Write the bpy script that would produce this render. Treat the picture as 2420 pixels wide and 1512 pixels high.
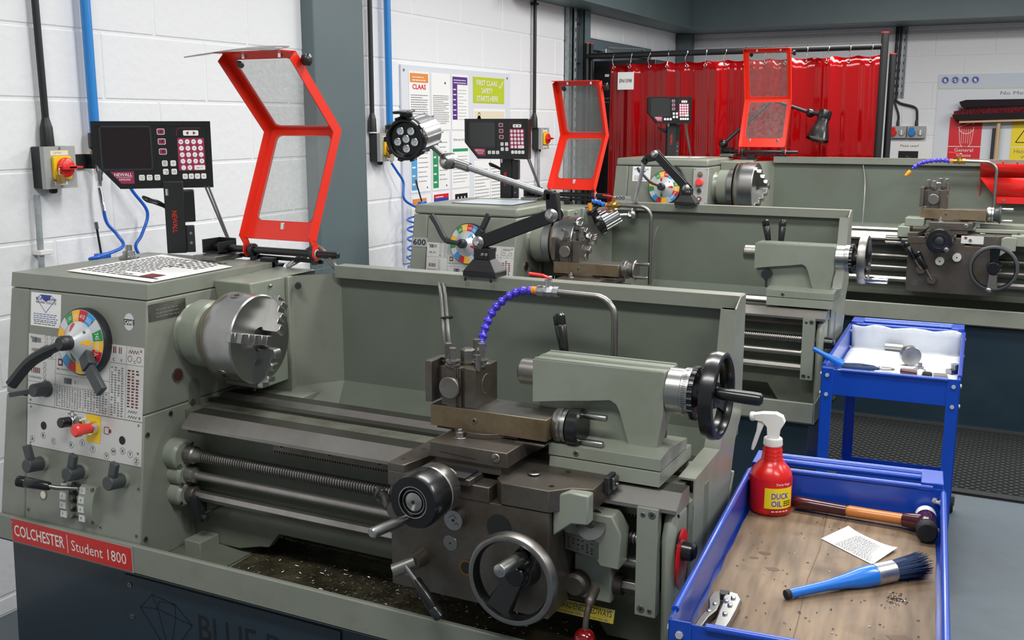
import bpy, bmesh, math, random
from mathutils import Vector, Matrix
random.seed(7)
PI = math.pi
sc = bpy.context.scene
for o in list(bpy.data.objects): bpy.data.objects.remove(o)
V = Vector
# ---------------------------------------------------------------- camera, world, lights, exposure
CAM = V((1.5705, -1.8214, 1.4631))
cd = bpy.data.cameras.new('camera'); cam = bpy.data.objects.new('camera', cd); sc.collection.objects.link(cam)
cam.location = CAM; cam.rotation_euler = (math.radians(90 - 10.85), 0, math.radians(26.8))
cd.sensor_width = 36.0; cd.lens = 36.0 * 2440.0 / 2420.0; cd.clip_start = 0.05; cd.clip_end = 60
sc.camera = cam
w = bpy.data.worlds.new('world'); sc.world = w; w.use_nodes = True
w.node_tree.nodes['Background'].inputs[0].default_value = (0.93, 0.97, 1.0, 1)
w.node_tree.nodes['Background'].inputs[1].default_value = 0.34
def area(name, loc, size, power, rot=(0, 0, 0), col=(1, 0.985, 0.96)):
    l = bpy.data.lights.new(name, 'AREA'); l.shape = 'RECTANGLE'; l.size, l.size_y = size; l.energy = power; l.color = col
    o = bpy.data.objects.new(name, l); sc.collection.objects.link(o); o.location = loc; o.rotation_euler = rot
    return o
for ly, pw in ((-1.4, 52), (0.8, 50), (2.6, 44), (4.15, 50)):
    lz = 2.95 if ly < 2 else 2.55
    area('ceiling_lamp_light', (0.8, ly, lz), (1.6, 0.4), pw)
    area('ceiling_lamp_light', (3.2, ly, lz), (1.5, 0.35), pw * 1.0)
sc.view_settings.view_transform = 'Standard'; sc.view_settings.look = 'None'
sc.view_settings.exposure = -0.12; sc.view_settings.gamma = 1.0; sc.view_settings.use_curve_mapping = False

# ---------------------------------------------------------------- materials
def s2l(c): return tuple(((x / 255) / 12.92 if x / 255 <= 0.04045 else ((x / 255 + 0.055) / 1.055) ** 2.4) for x in c)
MATS = {}
def mat(name, rgb, rough=0.5, metal=0.0, n=None, bump=None, coat=0.0, spec=0.5, alpha=1.0, trans=0.0, rvar=0.0):
    """n=(scale, lo, hi, rgb2, detail) patches of a second colour; bump=(scale, strength, dist)"""
    m = bpy.data.materials.new(name); m.use_nodes = True; nt = m.node_tree; b = nt.nodes['Principled BSDF']
    L = nt.links.new; N = nt.nodes.new
    col = s2l(rgb) + (1,)
    b.inputs['Base Color'].default_value = col; b.inputs['Roughness'].default_value = rough; b.inputs['Metallic'].default_value = metal
    b.inputs['Coat Weight'].default_value = coat; b.inputs['Coat Roughness'].default_value = 0.12
    b.inputs['Specular IOR Level'].default_value = spec; b.inputs['Alpha'].default_value = alpha; b.inputs['Transmission Weight'].default_value = trans
    tc = N('ShaderNodeTexCoord')
    if n:
        nz = N('ShaderNodeTexNoise'); nz.inputs['Scale'].default_value = n[0]; nz.inputs['Detail'].default_value = n[4] if len(n) > 4 else 6
        nz.inputs['Roughness'].default_value = 0.65
        L(tc.outputs['Object'], nz.inputs['Vector'])
        mr = N('ShaderNodeMapRange'); mr.inputs[1].default_value = n[1]; mr.inputs[2].default_value = n[2]
        L(nz.outputs['Fac'], mr.inputs[0])
        mx = N('ShaderNodeMix'); mx.data_type = 'RGBA'; mx.inputs[6].default_value = col; mx.inputs[7].default_value = s2l(n[3]) + (1,)
        L(mr.outputs[0], mx.inputs[0]); L(mx.outputs[2], b.inputs['Base Color'])
        if rvar:
            mr2 = N('ShaderNodeMapRange'); mr2.inputs[3].default_value = rough; mr2.inputs[4].default_value = rough + rvar
            L(mr.outputs[0], mr2.inputs[0]); L(mr2.outputs[0], b.inputs['Roughness'])
    if bump:
        nb = N('ShaderNodeTexNoise'); nb.inputs['Scale'].default_value = bump[0]; nb.inputs['Detail'].default_value = 4
        L(tc.outputs['Object'], nb.inputs['Vector'])
        bp = N('ShaderNodeBump'); bp.inputs['Strength'].default_value = bump[1]; bp.inputs['Distance'].default_value = bump[2]
        L(nb.outputs['Fac'], bp.inputs['Height']); L(bp.outputs[0], b.inputs['Normal'])
    MATS[name] = m
    return m
GREEN = mat('machine_paint', (129, 133, 122), 0.34, 0, n=(9, .5, .85, (115, 118, 104)), bump=(55, .12, .002), rvar=.1)
GREENL = mat('machine_paint_clean', (132, 138, 126), 0.3, 0, n=(6, .5, .85, (120, 124, 110)), bump=(40, .1, .002))
GREEND = mat('guard_paint', (106, 114, 103), 0.5, 0, n=(3, .42, .8, (96, 101, 89)), bump=(60, .1, .001))
STEEL = mat('bright_steel', (170, 170, 168), 0.3, 1, n=(7, .45, .8, (150, 148, 145)), rvar=.05)
STEELB = mat('brushed_steel', (150, 148, 144), 0.34, 1, n=(18, .4, .75, (120, 116, 110)), rvar=.14)
WAY = mat('ground_way_steel', (158, 156, 152), 0.32, .85, n=(7, .4, .8, (128, 122, 114)), rvar=.1)
APR = mat('oily_steel', (108, 103, 97), 0.38, .75, n=(9, .4, .72, (84, 74, 62)), bump=(80, .1, .001), rvar=.12)
RUSTY = mat('stained_steel', (136, 121, 98), 0.4, .7, n=(12, .4, .75, (100, 84, 58)), rvar=.15)
GRIM = mat('grimy_web', (94, 97, 86), 0.4, 0, n=(10, .42, .7, (66, 60, 50)), bump=(30, .3, .003), rvar=.15)
CHROME = mat('chrome', (225, 225, 225), 0.1, 1)
ALU = mat('aluminium', (190, 192, 194), 0.32, .9, n=(60, .4, .8, (160, 162, 164)))
BLK = mat('black_plastic', (16, 17, 18), 0.28, 0, coat=.3)
BLKM = mat('black_painted_metal', (22, 23, 25), 0.42, 0, bump=(200, .05, .001))
DKG = mat('dark_grey_plastic', (62, 66, 68), 0.38, 0)
CHAR = mat('charcoal_coat', (38, 40, 44), 0.42, 0)
REDP = mat('red_guard_paint', (226, 42, 18), 0.32, 0, n=(14, .6, .85, (190, 30, 14)), coat=.2)
RED = mat('red_plastic', (222, 30, 26), 0.3, 0, coat=.3)
REDL = mat('nameplate_red', (200, 30, 22), 0.32, 0)
YEL = mat('yellow_plastic', (238, 196, 12), 0.4, 0)
WHT = mat('white_plastic', (232, 232, 228), 0.4, 0)
PAPER = mat('paper', (236, 236, 234), 0.6, 0, spec=.3)
PLATE = mat('engraved_plate', (206, 206, 202), 0.4, .15, n=(14, .55, .85, (180, 178, 170)))
INK = mat('ink', (26, 26, 28), 0.6, 0)
INKG = mat('grey_ink', (120, 120, 122), 0.6, 0)
INKB = mat('blue_ink', (58, 74, 150), 0.6, 0)
INKR = mat('maroon_ink', (110, 40, 36), 0.6, 0)
MAG = mat('magenta_print', (150, 36, 78), 0.45, 0)
SCR = mat('dark_screen', (22, 6, 12), 0.16, 0, coat=.4)
SCRG = mat('grey_screen', (44, 46, 46), 0.2, 0, coat=.4)
NAVY = mat('stand_paint', (27, 44, 55), 0.36, 0, n=(3, .5, .8, (38, 54, 62)), coat=.2, bump=(25, .1, .002))
NAVYI = mat('stand_lettering', (14, 17, 24), 0.4, 0)
CYAN = mat('cyan_print', (40, 150, 214), 0.5, 0)
BLUT = mat('trolley_blue', (12, 66, 172), 0.3, 0, n=(5, .5, .9, (10, 56, 150)), coat=.3)
BLUP = mat('air_pipe_blue', (38, 130, 205), 0.3, 0, coat=.3)
BLUH = mat('hose_blue', (20, 96, 200), 0.3, 0, coat=.3)
BLUN = mat('nozzle_blue', (62, 50, 190), 0.32, 0, coat=.3)
ORA = mat('nozzle_orange', (238, 150, 30), 0.35, 0)
BRASS = mat('brass', (190, 150, 80), 0.3, .9)
BRASSD = mat('bronze', (150, 112, 60), 0.35, .8)
IVORY = mat('label_cream', (226, 216, 190), 0.5, 0)
GREYB = mat('grey_enclosure', (160, 162, 160), 0.45, 0)
COLP = mat('column_paint', (93, 108, 112), 0.45, 0, n=(2, .4, .8, (86, 101, 104)), bump=(90, .06, .001))
BEAMP = mat('beam_paint', (90, 106, 108), 0.5, 0, n=(2, .4, .8, (84, 98, 100)))
GALV = mat('galvanised', (166, 172, 176), 0.45, .25, n=(25, .4, .7, (128, 136, 140)))
PLY = mat('plywood', (158, 124, 92), 0.6, 0)
WOOD = mat('hickory', (196, 122, 58), 0.3, 0, coat=.4)
WOODP = mat('pale_wood', (205, 172, 130), 0.55, 0)
MAR = mat('maroon_grip', (64, 18, 24), 0.22, 0, coat=.5)
PAD = mat('absorbent_pad', (214, 218, 222), 0.85, 0, n=(8, .5, .8, (196, 200, 205)), bump=(120, .3, .002))
BRIS = mat('blue_bristle', (14, 44, 82), 0.7, 0)
BRSH = mat('brush_blue', (28, 112, 206), 0.3, 0, coat=.3)
PURP = mat('purple_print', (84, 44, 130), 0.5, 0)
ORP = mat('orange_print', (226, 140, 62), 0.5, 0)
GRP = mat('green_print', (36, 146, 96), 0.5, 0)
LIME = mat('lime_print', (184, 200, 42), 0.5, 0)
SBL = mat('skyblue_print', (84, 158, 212), 0.5, 0)
SREDP = mat('sign_red', (216, 22, 38), 0.45, 0)
SYEL = mat('sign_yellow', (240, 214, 20), 0.45, 0)
SBLUE = mat('sign_blue', (36, 62, 158), 0.45, 0)
BOARD = mat('board_white', (218, 222, 228), 0.35, 0)
BOARDG = mat('board_grey', (196, 206, 216), 0.35, 0)
DARKC = mat('dark_cabinet', (30, 27, 30), 0.35, 0)
DOORP = mat('door_paint', (92, 108, 116), 0.45, 0)
BRMD = mat('broom_bristle', (30, 22, 26), 0.9, 0)
BRMR = mat('broom_red', (110, 18, 28), 0.9, 0)
FLR = mat('floor_paint', (92, 102, 108), 0.42, 0, n=(3, .42, .75, (80, 90, 96)), bump=(60, .06, .001), rvar=.15)
WALLM = mat('painted_block', (228, 229, 231), 0.6, 0, bump=(38, .32, .006))
CEILM = mat('ceiling_paint', (200, 203, 205), 0.8, 0)
RUB = mat('rubber', (24, 27, 28), 0.75, 0)
BOTR = mat('bottle_red', (212, 26, 20), 0.28, 0, n=(13, .56, .72, (74, 14, 14)), coat=.2)
LAMPY = mat('lens', (210, 214, 216), 0.12, .6)
DIALC = {'r': mat('dial_red', (196, 24, 40), .35), 'y': mat('dial_yellow', (242, 180, 28), .35), 'g': mat('dial_green', (30, 140, 64), .35),
         'b': mat('dial_blue', (30, 150, 216), .35), 'w': mat('dial_silver', (205, 208, 210), .3, .4)}
REDG = mat('bright_red_knob', (240, 60, 54), .35, 0, coat=.3)  # plain bright red for the emergency stop knobs, no emission
OIL = mat('oily_pan', (52, 47, 36), 0.22, 0, n=(14, .42, .66, (84, 80, 60)), bump=(70, .5, .006), rvar=.3)
CAST = mat('casting_green', (104, 110, 98), 0.5, 0, n=(8, .42, .75, (88, 94, 80)), bump=(30, .3, .004))
FLEX = mat('flex_conduit', (128, 128, 126), 0.42, .6)
ZINC = mat('zinc_bolt', (196, 198, 202), .3, .35)
def glassy(name, tint, a, rough, nscale):
    m = bpy.data.materials.new(name); m.use_nodes = True; nt = m.node_tree; b = nt.nodes['Principled BSDF']
    b.inputs['Base Color'].default_value = s2l(tint) + (1,); b.inputs['Roughness'].default_value = rough
    tr = nt.nodes.new('ShaderNodeBsdfTransparent'); tr.inputs[0].default_value = (.93, .94, .94, 1)
    mx = nt.nodes.new('ShaderNodeMixShader'); nz = nt.nodes.new('ShaderNodeTexNoise'); tc = nt.nodes.new('ShaderNodeTexCoord')
    nz.inputs['Scale'].default_value = nscale; nz.inputs['Detail'].default_value = 8; nz.inputs['Roughness'].default_value = .8
    mr = nt.nodes.new('ShaderNodeMapRange'); mr.inputs[1].default_value = .35; mr.inputs[2].default_value = .75; mr.inputs[3].default_value = a - .03; mr.inputs[4].default_value = a + .10
    l = nt.links.new; l(tc.outputs['Object'], nz.inputs[0]); l(nz.outputs[0], mr.inputs[0]); l(mr.outputs[0], mx.inputs[0])
    l(tr.outputs[0], mx.inputs[1]); l(b.outputs[0], mx.inputs[2]); l(mx.outputs[0], nt.nodes['Material Output'].inputs[0])
    return m
POLY = glassy('scratched_polycarbonate', (172, 176, 174), .20, .3, 90)
POLYC = glassy('clean_polycarbonate', (180, 184, 182), .07, .25, 60)
WAYD = mat('way_dark_reflection', (84, 83, 78), 0.3, .7, n=(9, .4, .8, (70, 68, 62)), rvar=.1)  # dark reflection of the flat way tops, put into the steel colour
CLEAR = glassy('clear_film', (120, 116, 112), .5, .1, 4)
# plywood grain and curtain
def ply_nodes():
    nt = PLY.node_tree; b = nt.nodes['Principled BSDF']; N = nt.nodes.new; l = nt.links.new
    tc = N('ShaderNodeTexCoord'); mp = N('ShaderNodeMapping'); mp.inputs['Scale'].default_value = (22, 3, 8)
    nz = N('ShaderNodeTexNoise'); nz.inputs['Scale'].default_value = 2.4; nz.inputs['Detail'].default_value = 9
    cr = N('ShaderNodeValToRGB'); cr.color_ramp.elements[0].position = .3; cr.color_ramp.elements[1].position = .7
    cr.color_ramp.elements[0].color = s2l((98, 81, 62)) + (1,); cr.color_ramp.elements[1].color = s2l((136, 114, 90)) + (1,)
    n2 = N('ShaderNodeTexNoise'); n2.inputs['Scale'].default_value = 7; n2.inputs['Detail'].default_value = 6
    m2 = N('ShaderNodeMapRange'); m2.inputs[1].default_value = .56; m2.inputs[2].default_value = .74
    mx = N('ShaderNodeMix'); mx.data_type = 'RGBA'; mx.inputs[7].default_value = s2l((74, 58, 44)) + (1,)
    l(tc.outputs['Object'], mp.inputs[0]); l(mp.outputs[0], nz.inputs[0]); l(nz.outputs[0], cr.inputs[0]); l(tc.outputs['Object'], n2.inputs[0])
    l(n2.outputs[0], m2.inputs[0]); l(m2.outputs[0], mx.inputs[0]); l(cr.outputs[0], mx.inputs[6]); l(mx.outputs[2], b.inputs['Base Color'])
ply_nodes()
CURT = bpy.data.materials.new('red_pvc'); CURT.use_nodes = True
def curt_nodes():
    nt = CURT.node_tree; b = nt.nodes['Principled BSDF']; N = nt.nodes.new; l = nt.links.new
    b.inputs['Base Color'].default_value = s2l((172, 8, 14)) + (1,); b.inputs['Roughness'].default_value = .14; b.inputs['Coat Weight'].default_value = .6
    b.inputs['Coat Roughness'].default_value = .05
    tl = N('ShaderNodeBsdfTranslucent'); tl.inputs[0].default_value = s2l((235, 20, 20)) + (1,)
    tr = N('ShaderNodeBsdfTransparent'); tr.inputs[0].default_value = (.8, .03, .03, 1)
    m1 = N('ShaderNodeMixShader'); m1.inputs[0].default_value = .22; m2 = N('ShaderNodeMixShader'); m2.inputs[0].default_value = .25
    l(b.outputs[0], m1.inputs[1]); l(tl.outputs[0], m1.inputs[2]); l(m1.outputs[0], m2.inputs[1]); l(tr.outputs[0], m2.inputs[2])
    l(m2.outputs[0], nt.nodes['Material Output'].inputs[0])
curt_nodes()

# ---------------------------------------------------------------- mesh builder
def basis(d):
    d = V(d).normalized(); a = V((0, 0, 1)) if abs(d.z) < .9 else V((1, 0, 0))
    u = d.cross(a).normalized(); return d, u, d.cross(u)
class MB:
    def __init__(s, m=None): s.v = []; s.f = []; s.mi = []; s.ms = []; s.c = 0; s.T = None; s.use(m or GREEN)
    def use(s, m):
        if m not in s.ms: s.ms.append(m)
        s.c = s.ms.index(m); return s
    def add(s, vs, fs):
        b = len(s.v)
        for p in vs:
            p = V(p); s.v.append(s.T @ p if s.T else p)
        for f in fs: s.f.append(tuple(b + i for i in f)); s.mi.append(s.c)
        return s
    def box(s, a, b):
        x0, y0, z0 = (min(a[i], b[i]) for i in range(3)); x1, y1, z1 = (max(a[i], b[i]) for i in range(3))
        return s.add([(x0, y0, z0), (x1, y0, z0), (x1, y1, z0), (x0, y1, z0), (x0, y0, z1), (x1, y0, z1), (x1, y1, z1), (x0, y1, z1)],
                     [(0, 3, 2, 1), (4, 5, 6, 7), (0, 1, 5, 4), (1, 2, 6, 5), (2, 3, 7, 6), (3, 0, 4, 7)])
    def prism(s, pts, ax, a, b):
        """pts 2D in the plane normal to ax: x->(y,z), y->(x,z), z->(x,y)"""
        def P(p, t): return {'x': (t, p[0], p[1]), 'y': (p[0], t, p[1]), 'z': (p[0], p[1], t)}[ax]
        n = len(pts); area_ = sum(pts[i][0] * pts[(i + 1) % n][1] - pts[(i + 1) % n][0] * pts[i][1] for i in range(n))
        pts = list(pts) if area_ > 0 else list(pts)[::-1]
        if ax == 'y': pts = pts[::-1]
        a, b = min(a, b), max(a, b)
        return s.add([P(p, a) for p in pts] + [P(p, b) for p in pts],
                     [tuple(range(n - 1, -1, -1)), tuple(range(n, 2 * n))] + [(i, (i + 1) % n, n + (i + 1) % n, n + i) for i in range(n)])
    def lathe(s, o, d, prof, seg=32, cap0=True, cap1=True):
        d, u, w_ = basis(d); o = V(o); vs = []; fs = []
        for t, r in prof:
            for k in range(seg):
                a = 2 * PI * k / seg; vs.append(o + d * t + (u * math.cos(a) + w_ * math.sin(a)) * r)
        n = len(prof)
        for i in range(n - 1):
            for k in range(seg):
                k2 = (k + 1) % seg; fs.append((i * seg + k, i * seg + k2, (i + 1) * seg + k2, (i + 1) * seg + k))
        if cap0: fs.append(tuple(range(seg - 1, -1, -1)))
        if cap1: fs.append(tuple((n - 1) * seg + k for k in range(seg)))
        return s.add(vs, fs)
    def cyl(s, p0, p1, r0, r1=None, seg=28):
        p0, p1 = V(p0), V(p1); return s.lathe(p0, p1 - p0, [(0, r0), ((p1 - p0).length, r0 if r1 is None else r1)], seg)
    def tube(s, pts, r, seg=12, closed=False):
        pts = [V(p) for p in pts]; n = len(pts); vs = []; fs = []; up = None
        rs = r if isinstance(r, (list, tuple)) else [r] * n
        for i, p in enumerate(pts):
            d = (pts[min(i + 1, n - 1)] - pts[max(i - 1, 0)]).normalized() if not closed else (pts[(i + 1) % n] - pts[i - 1]).normalized()
            if up is None: up = basis(d)[1]
            up = (up - d * up.dot(d)).normalized(); q = d.cross(up)
            for k in range(seg):
                a = 2 * PI * k / seg; vs.append(p + (up * math.cos(a) + q * math.sin(a)) * rs[i])
        m = n if closed else n - 1
        for i in range(m):
            j = (i + 1) % n
            for k in range(seg):
                k2 = (k + 1) % seg; fs.append((i * seg + k, i * seg + k2, j * seg + k2, j * seg + k))
        if not closed: fs += [tuple(range(seg - 1, -1, -1)), tuple((n - 1) * seg + k for k in range(seg))]
        return s.add(vs, fs)
    def sphere(s, c, r, seg=20, sz=(1, 1, 1)):
        prof = [(-r * math.cos(PI * i / 12), max(r * math.sin(PI * i / 12), 1e-5)) for i in range(13)]
        b = len(s.v); s.lathe((0, 0, 0), (0, 0, 1), prof, seg, False, False)
        inv = s.T.inverted() if s.T else None
        for i in range(b, len(s.v)):
            p = inv @ s.v[i] if inv else s.v[i]
            p = V((p.x * sz[0] + c[0], p.y * sz[1] + c[1], p.z * sz[2] + c[2])); s.v[i] = s.T @ p if s.T else p
        return s
    def torus(s, c, d, R, r, seg=40, rs=10, a0=0, a1=2 * PI):
        d, u, w_ = basis(d); c = V(c); full = a1 - a0 > 6.2; n = seg if full else seg + 1
        return s.tube([c + (u * math.cos(a0 + (a1 - a0) * k / seg) + w_ * math.sin(a0 + (a1 - a0) * k / seg)) * R for k in range(n)], r, rs, closed=full)
    def bar(s, p0, p1, wd, th, nrm=(0, -1, 0)):
        """flat bar from p0 to p1, width wd, thickness th along nrm"""
        p0, p1 = V(p0), V(p1); d = (p1 - p0).normalized(); nn = V(nrm); nn = (nn - d * nn.dot(d)).normalized(); q = d.cross(nn)
        vs = [p + q * a * wd / 2 + nn * b * th / 2 for p in (p0, p1) for a, b in ((-1, -1), (1, -1), (1, 1), (-1, 1))]
        return s.add(vs, [(3, 2, 1, 0), (4, 5, 6, 7), (0, 1, 5, 4), (1, 2, 6, 5), (2, 3, 7, 6), (3, 0, 4, 7)])
    def build(s, name, par=None, bevel=0, smooth=True, solid=0, sub=0):
        me = bpy.data.meshes.new(name); me.from_pydata([tuple(p) for p in s.v], [], s.f); me.validate()
        for m in s.ms: me.materials.append(m)
        if len(me.polygons) == len(s.mi): me.polygons.foreach_set('material_index', s.mi)
        bm = bmesh.new(); bm.from_mesh(me); bmesh.ops.recalc_face_normals(bm, faces=bm.faces) if not solid and not getattr(s, 'keep', 0) else None
        bm.to_mesh(me); bm.free()
        if smooth: me.polygons.foreach_set('use_smooth', [True] * len(me.polygons)); me.set_sharp_from_angle(angle=math.radians(38))
        o = bpy.data.objects.new(name, me); sc.collection.objects.link(o)
        if par: o.parent = par
        if solid: md = o.modifiers.new('solid', 'SOLIDIFY'); md.thickness = solid; md.offset = 0
        if bevel:
            md = o.modifiers.new('bevel', 'BEVEL'); md.width = bevel; md.segments = 2; md.limit_method = 'ANGLE'; md.angle_limit = math.radians(42); md.harden_normals = False
        return o
class Fr:
    """flat frame lying on a surface: origin, right, up"""
    def __init__(s, o, ux, uy): s.o = V(o); s.ux = V(ux).normalized(); s.uy = V(uy).normalized(); s.n = s.ux.cross(s.uy)
    def p(s, x, y, z=0): return s.o + s.ux * x + s.uy * y + s.n * z
    def rect(s, mb, x0, y0, x1, y1, m, off=.0006): mb.use(m); mb.add([s.p(x0, y0, off), s.p(x1, y0, off), s.p(x1, y1, off), s.p(x0, y1, off)], [(0, 1, 2, 3)]); return s
    def slab(s, mb, x0, y0, x1, y1, m, t=.002, b=0):
        mb.use(m); q = [(x0, y0), (x1, y0), (x1, y1), (x0, y1)]
        mb.add([s.p(a, c, b) for a, c in q] + [s.p(a, c, t) for a, c in q], [(3, 2, 1, 0), (4, 5, 6, 7), (0, 1, 5, 4), (1, 2, 6, 5), (2, 3, 7, 6), (3, 0, 4, 7)]); return s
    def poly(s, mb, pts, m, off=.0006): mb.use(m); mb.add([s.p(a, b, off) for a, b in pts], [tuple(range(len(pts)))]); return s
    def disc(s, mb, x, y, r, m, off=.0006, seg=24, ry=None): return s.poly(mb, [(x + r * math.cos(2 * PI * k / seg), y + (ry or r) * math.sin(2 * PI * k / seg)) for k in range(seg)], m, off)
    def ring(s, mb, x, y, r0, r1, m, off=.0006, seg=28, a0=0, a1=2 * PI):
        mb.use(m); vs = []
        for k in range(seg + 1):
            a = a0 + (a1 - a0) * k / seg
            vs += [s.p(x + r0 * math.cos(a), y + r0 * math.sin(a), off), s.p(x + r1 * math.cos(a), y + r1 * math.sin(a), off)]
        mb.add(vs, [(2 * k, 2 * k + 1, 2 * k + 3, 2 * k + 2) for k in range(seg)]); return s
    def line(s, mb, pts, wd, m, off=.0007):
        for a, b in zip(pts, pts[1:]):
            a, b = V((a[0], a[1])), V((b[0], b[1])); d = (b - a)
            if d.length < 1e-6: continue
            q = V((-d.y, d.x)).normalized() * wd / 2; s.poly(mb, [a - q, b - q, b + q, a + q], m, off)
        return s
    def cyl(s, mb, x, y, r, h, m, b=0, r2=None, seg=24): mb.use(m); mb.lathe(s.p(x, y, b), s.n, [(0, r), (h - b, r if r2 is None else r2)], seg); return s
    def text(s, mb, txt, x, y, h, m, wd=None, off=.0008, ext=0, center=False, warp=None, bold=0):
        vs, fs, W, H = tmesh(txt, ext, bold); sy = h / H; sx = (wd / W) if wd else sy
        ox = x - (W * sx / 2 if center else 0); mb.use(m)
        mb.add([warp(ox + a * sx, y + b * sy, off + c * sy) if warp else s.p(ox + a * sx, y + b * sy, off + c * sy) for a, b, c in vs], fs); return s
    def marks(s, mb, x0, y0, x1, y1, rows, cols, m, fill=.6, hh=.45, off=.0007):
        """rows x cols of tiny printed characters"""
        mb.use(m); dy = (y1 - y0) / rows; dx = (x1 - x0) / cols
        for r in range(rows):
            for c in range(cols):
                if random.random() < .06: continue
                w_ = dx * fill * random.uniform(.6, 1); a = x0 + c * dx; b = y0 + r * dy + dy * (1 - hh) / 2
                mb.add([s.p(a, b, off), s.p(a + w_, b, off), s.p(a + w_, b + dy * hh, off), s.p(a, b + dy * hh, off)], [(0, 1, 2, 3)])
        return s
    def lines(s, mb, x0, y0, x1, y1, rows, m, hh=.35, off=.0007, word=.012):
        mb.use(m); dy = (y1 - y0) / rows
        for r in range(rows):
            a = x0; end = x1 - (random.random() * .35 * (x1 - x0) if random.random() < .3 else 0)
            while a < end - word * .3:
                w_ = min(word * random.uniform(.4, 1.3), end - a); b = y0 + r * dy
                mb.add([s.p(a, b, off), s.p(a + w_, b, off), s.p(a + w_, b + dy * hh, off), s.p(a, b + dy * hh, off)], [(0, 1, 2, 3)]); a += w_ + word * .25
        return s
_tc = {}
def tmesh(txt, ext=0, bold=0):
    k = (txt, ext, bold)
    if k not in _tc:
        c = bpy.data.curves.new('t', 'FONT'); c.body = txt; c.extrude = ext; c.offset = bold; c.resolution_u = 2
        o = bpy.data.objects.new('t', c); sc.collection.objects.link(o)
        dg = bpy.context.evaluated_depsgraph_get(); me = bpy.data.meshes.new_from_object(o.evaluated_get(dg))
        vs = [tuple(v.co) for v in me.vertices]; fs = [tuple(p.vertices) for p in me.polygons]
        bpy.data.objects.remove(o); bpy.data.curves.remove(c); bpy.data.meshes.remove(me)
        x0 = min(v[0] for v in vs); y0 = min(v[1] for v in vs); W = max(v[0] for v in vs) - x0; H = max(v[1] for v in vs) - y0
        _tc[k] = ([(a - x0, b - y0, c_) for a, b, c_ in vs], fs, W, H)
    return _tc[k]
def thing(name, label, cat, loc=(0, 0, 0), rz=0, group=None, scale=1):
    o = bpy.data.objects.new(name, None); sc.collection.objects.link(o); o.location = loc; o.rotation_euler = (0, 0, rz); o.scale = (scale,) * 3
    o.empty_display_size = .05; return tag(o, label, cat, group)
def tag(o, label, cat, group=None):
    o['label'] = label; o['category'] = cat
    if group: o['group'] = group
    return o
def struct(o): o['kind'] = 'structure'; return o
def bez(pts, n=8):
    """smooth curve through points (Catmull-Rom)"""
    P = [V(p) for p in pts]; P = [P[0] * 2 - P[1]] + P + [P[-1] * 2 - P[-2]]; out = []
    for i in range(1, len(P) - 2):
        for k in range(n):
            t = k / n; a, b, c, d = P[i - 1], P[i], P[i + 1], P[i + 2]
            out.append(.5 * ((2 * b) + (c - a) * t + (2 * a - 5 * b + 4 * c - d) * t * t + (3 * b - 3 * c + d - a) * t ** 3))
    return out + [P[-2]]
def arc(c, r, a0, a1, n=6): return [(c[0] + r * math.cos(a0 + (a1 - a0) * i / n), c[1] + r * math.sin(a0 + (a1 - a0) * i / n)) for i in range(n + 1)]
def rrect(x0, y0, x1, y1, r, n=4):
    return arc((x1 - r, y0 + r), r, -PI / 2, 0, n) + arc((x1 - r, y1 - r), r, 0, PI / 2, n) + arc((x0 + r, y1 - r), r, PI / 2, PI, n) + arc((x0 + r, y0 + r), r, PI, 1.5 * PI, n)
# ---------------------------------------------------------------- room shell
def blocks(name, P, u0, u1, z0, z1, zline, ch, bl, off, skip=None):
    """painted block wall: every block face stands proud of its mortar groove; P(u,z,d) -> point"""
    mb = MB(WALLM); mb.keep = 0; c = .0035; dp = .0025; k0 = math.floor((z0 - zline) / ch)
    k = k0
    while zline + k * ch < z1:
        a, b = max(z0, zline + k * ch), min(z1, zline + (k + 1) * ch); n = math.floor((u0 - off) / bl) - 1
        while True:
            s0 = off + n * bl + (bl / 2 if k % 2 else 0); s1 = s0 + bl; n += 1
            if s1 <= u0: continue
            if s0 >= u1: break
            l, r = max(s0, u0), min(s1, u1); parts = [(l, r, a, b)]
            if skip:
                y0, y1, zz = skip
                if a < zz and r > y0 and l < y1:
                    parts = []
                    if l < y0: parts.append((l, y0, a, b))
                    if r > y1: parts.append((y1, r, a, b))
                    if b > zz: parts.append((max(l, y0), min(r, y1), max(a, zz), b))
            for (p, q, e, f) in parts:
                if q - p < .02 or f - e < .012: continue
                i = c; j = c + .004
                vs = [P(p, e, -dp), P(q, e, -dp), P(q, f, -dp), P(p, f, -dp)]
                vs += [P(p + i, e + i, -dp), P(q - i, e + i, -dp), P(q - i, f - i, -dp), P(p + i, f - i, -dp)]
                vs += [P(p + j, e + j, 0), P(q - j, e + j, 0), P(q - j, f - j, 0), P(p + j, f - j, 0)]
                fs = [(8, 9, 10, 11)]
                for m in range(4): m2 = (m + 1) % 4; fs += [(m, m2, 4 + m2, 4 + m), (4 + m, 4 + m2, 8 + m2, 8 + m)]
                mb.add(vs, fs)
        k += 1
    return mb
WX, WY, HZ = -1.1, 6.5, 3.6
mb = blocks('wall_left', lambda u, z, d: (WX + d, u, z), -4.0, WY, 0, HZ, 1.742 - .2105 * 8, .2105, .46, .36, (4.47, 5.81, 2.0))
mb.box((WX - .2, -4, 0), (WX - .004, 4.47, HZ)); mb.box((WX - .2, 4.47, 2.0), (WX - .004, 5.81, HZ)); mb.box((WX - .2, 5.81, 0), (WX - .004, WY + .2, HZ))
struct(mb.build('wall_left', smooth=False))
mb = blocks('wall_back', lambda u, z, d: (u, WY - d, z), WX, 6.0, 0, HZ, 1.742 - .19 * 9, .19, .40, .02)
mb.box((WX, WY + .004, 0), (6.0, WY + .2, HZ)); struct(mb.build('wall_back', smooth=False))
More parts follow.
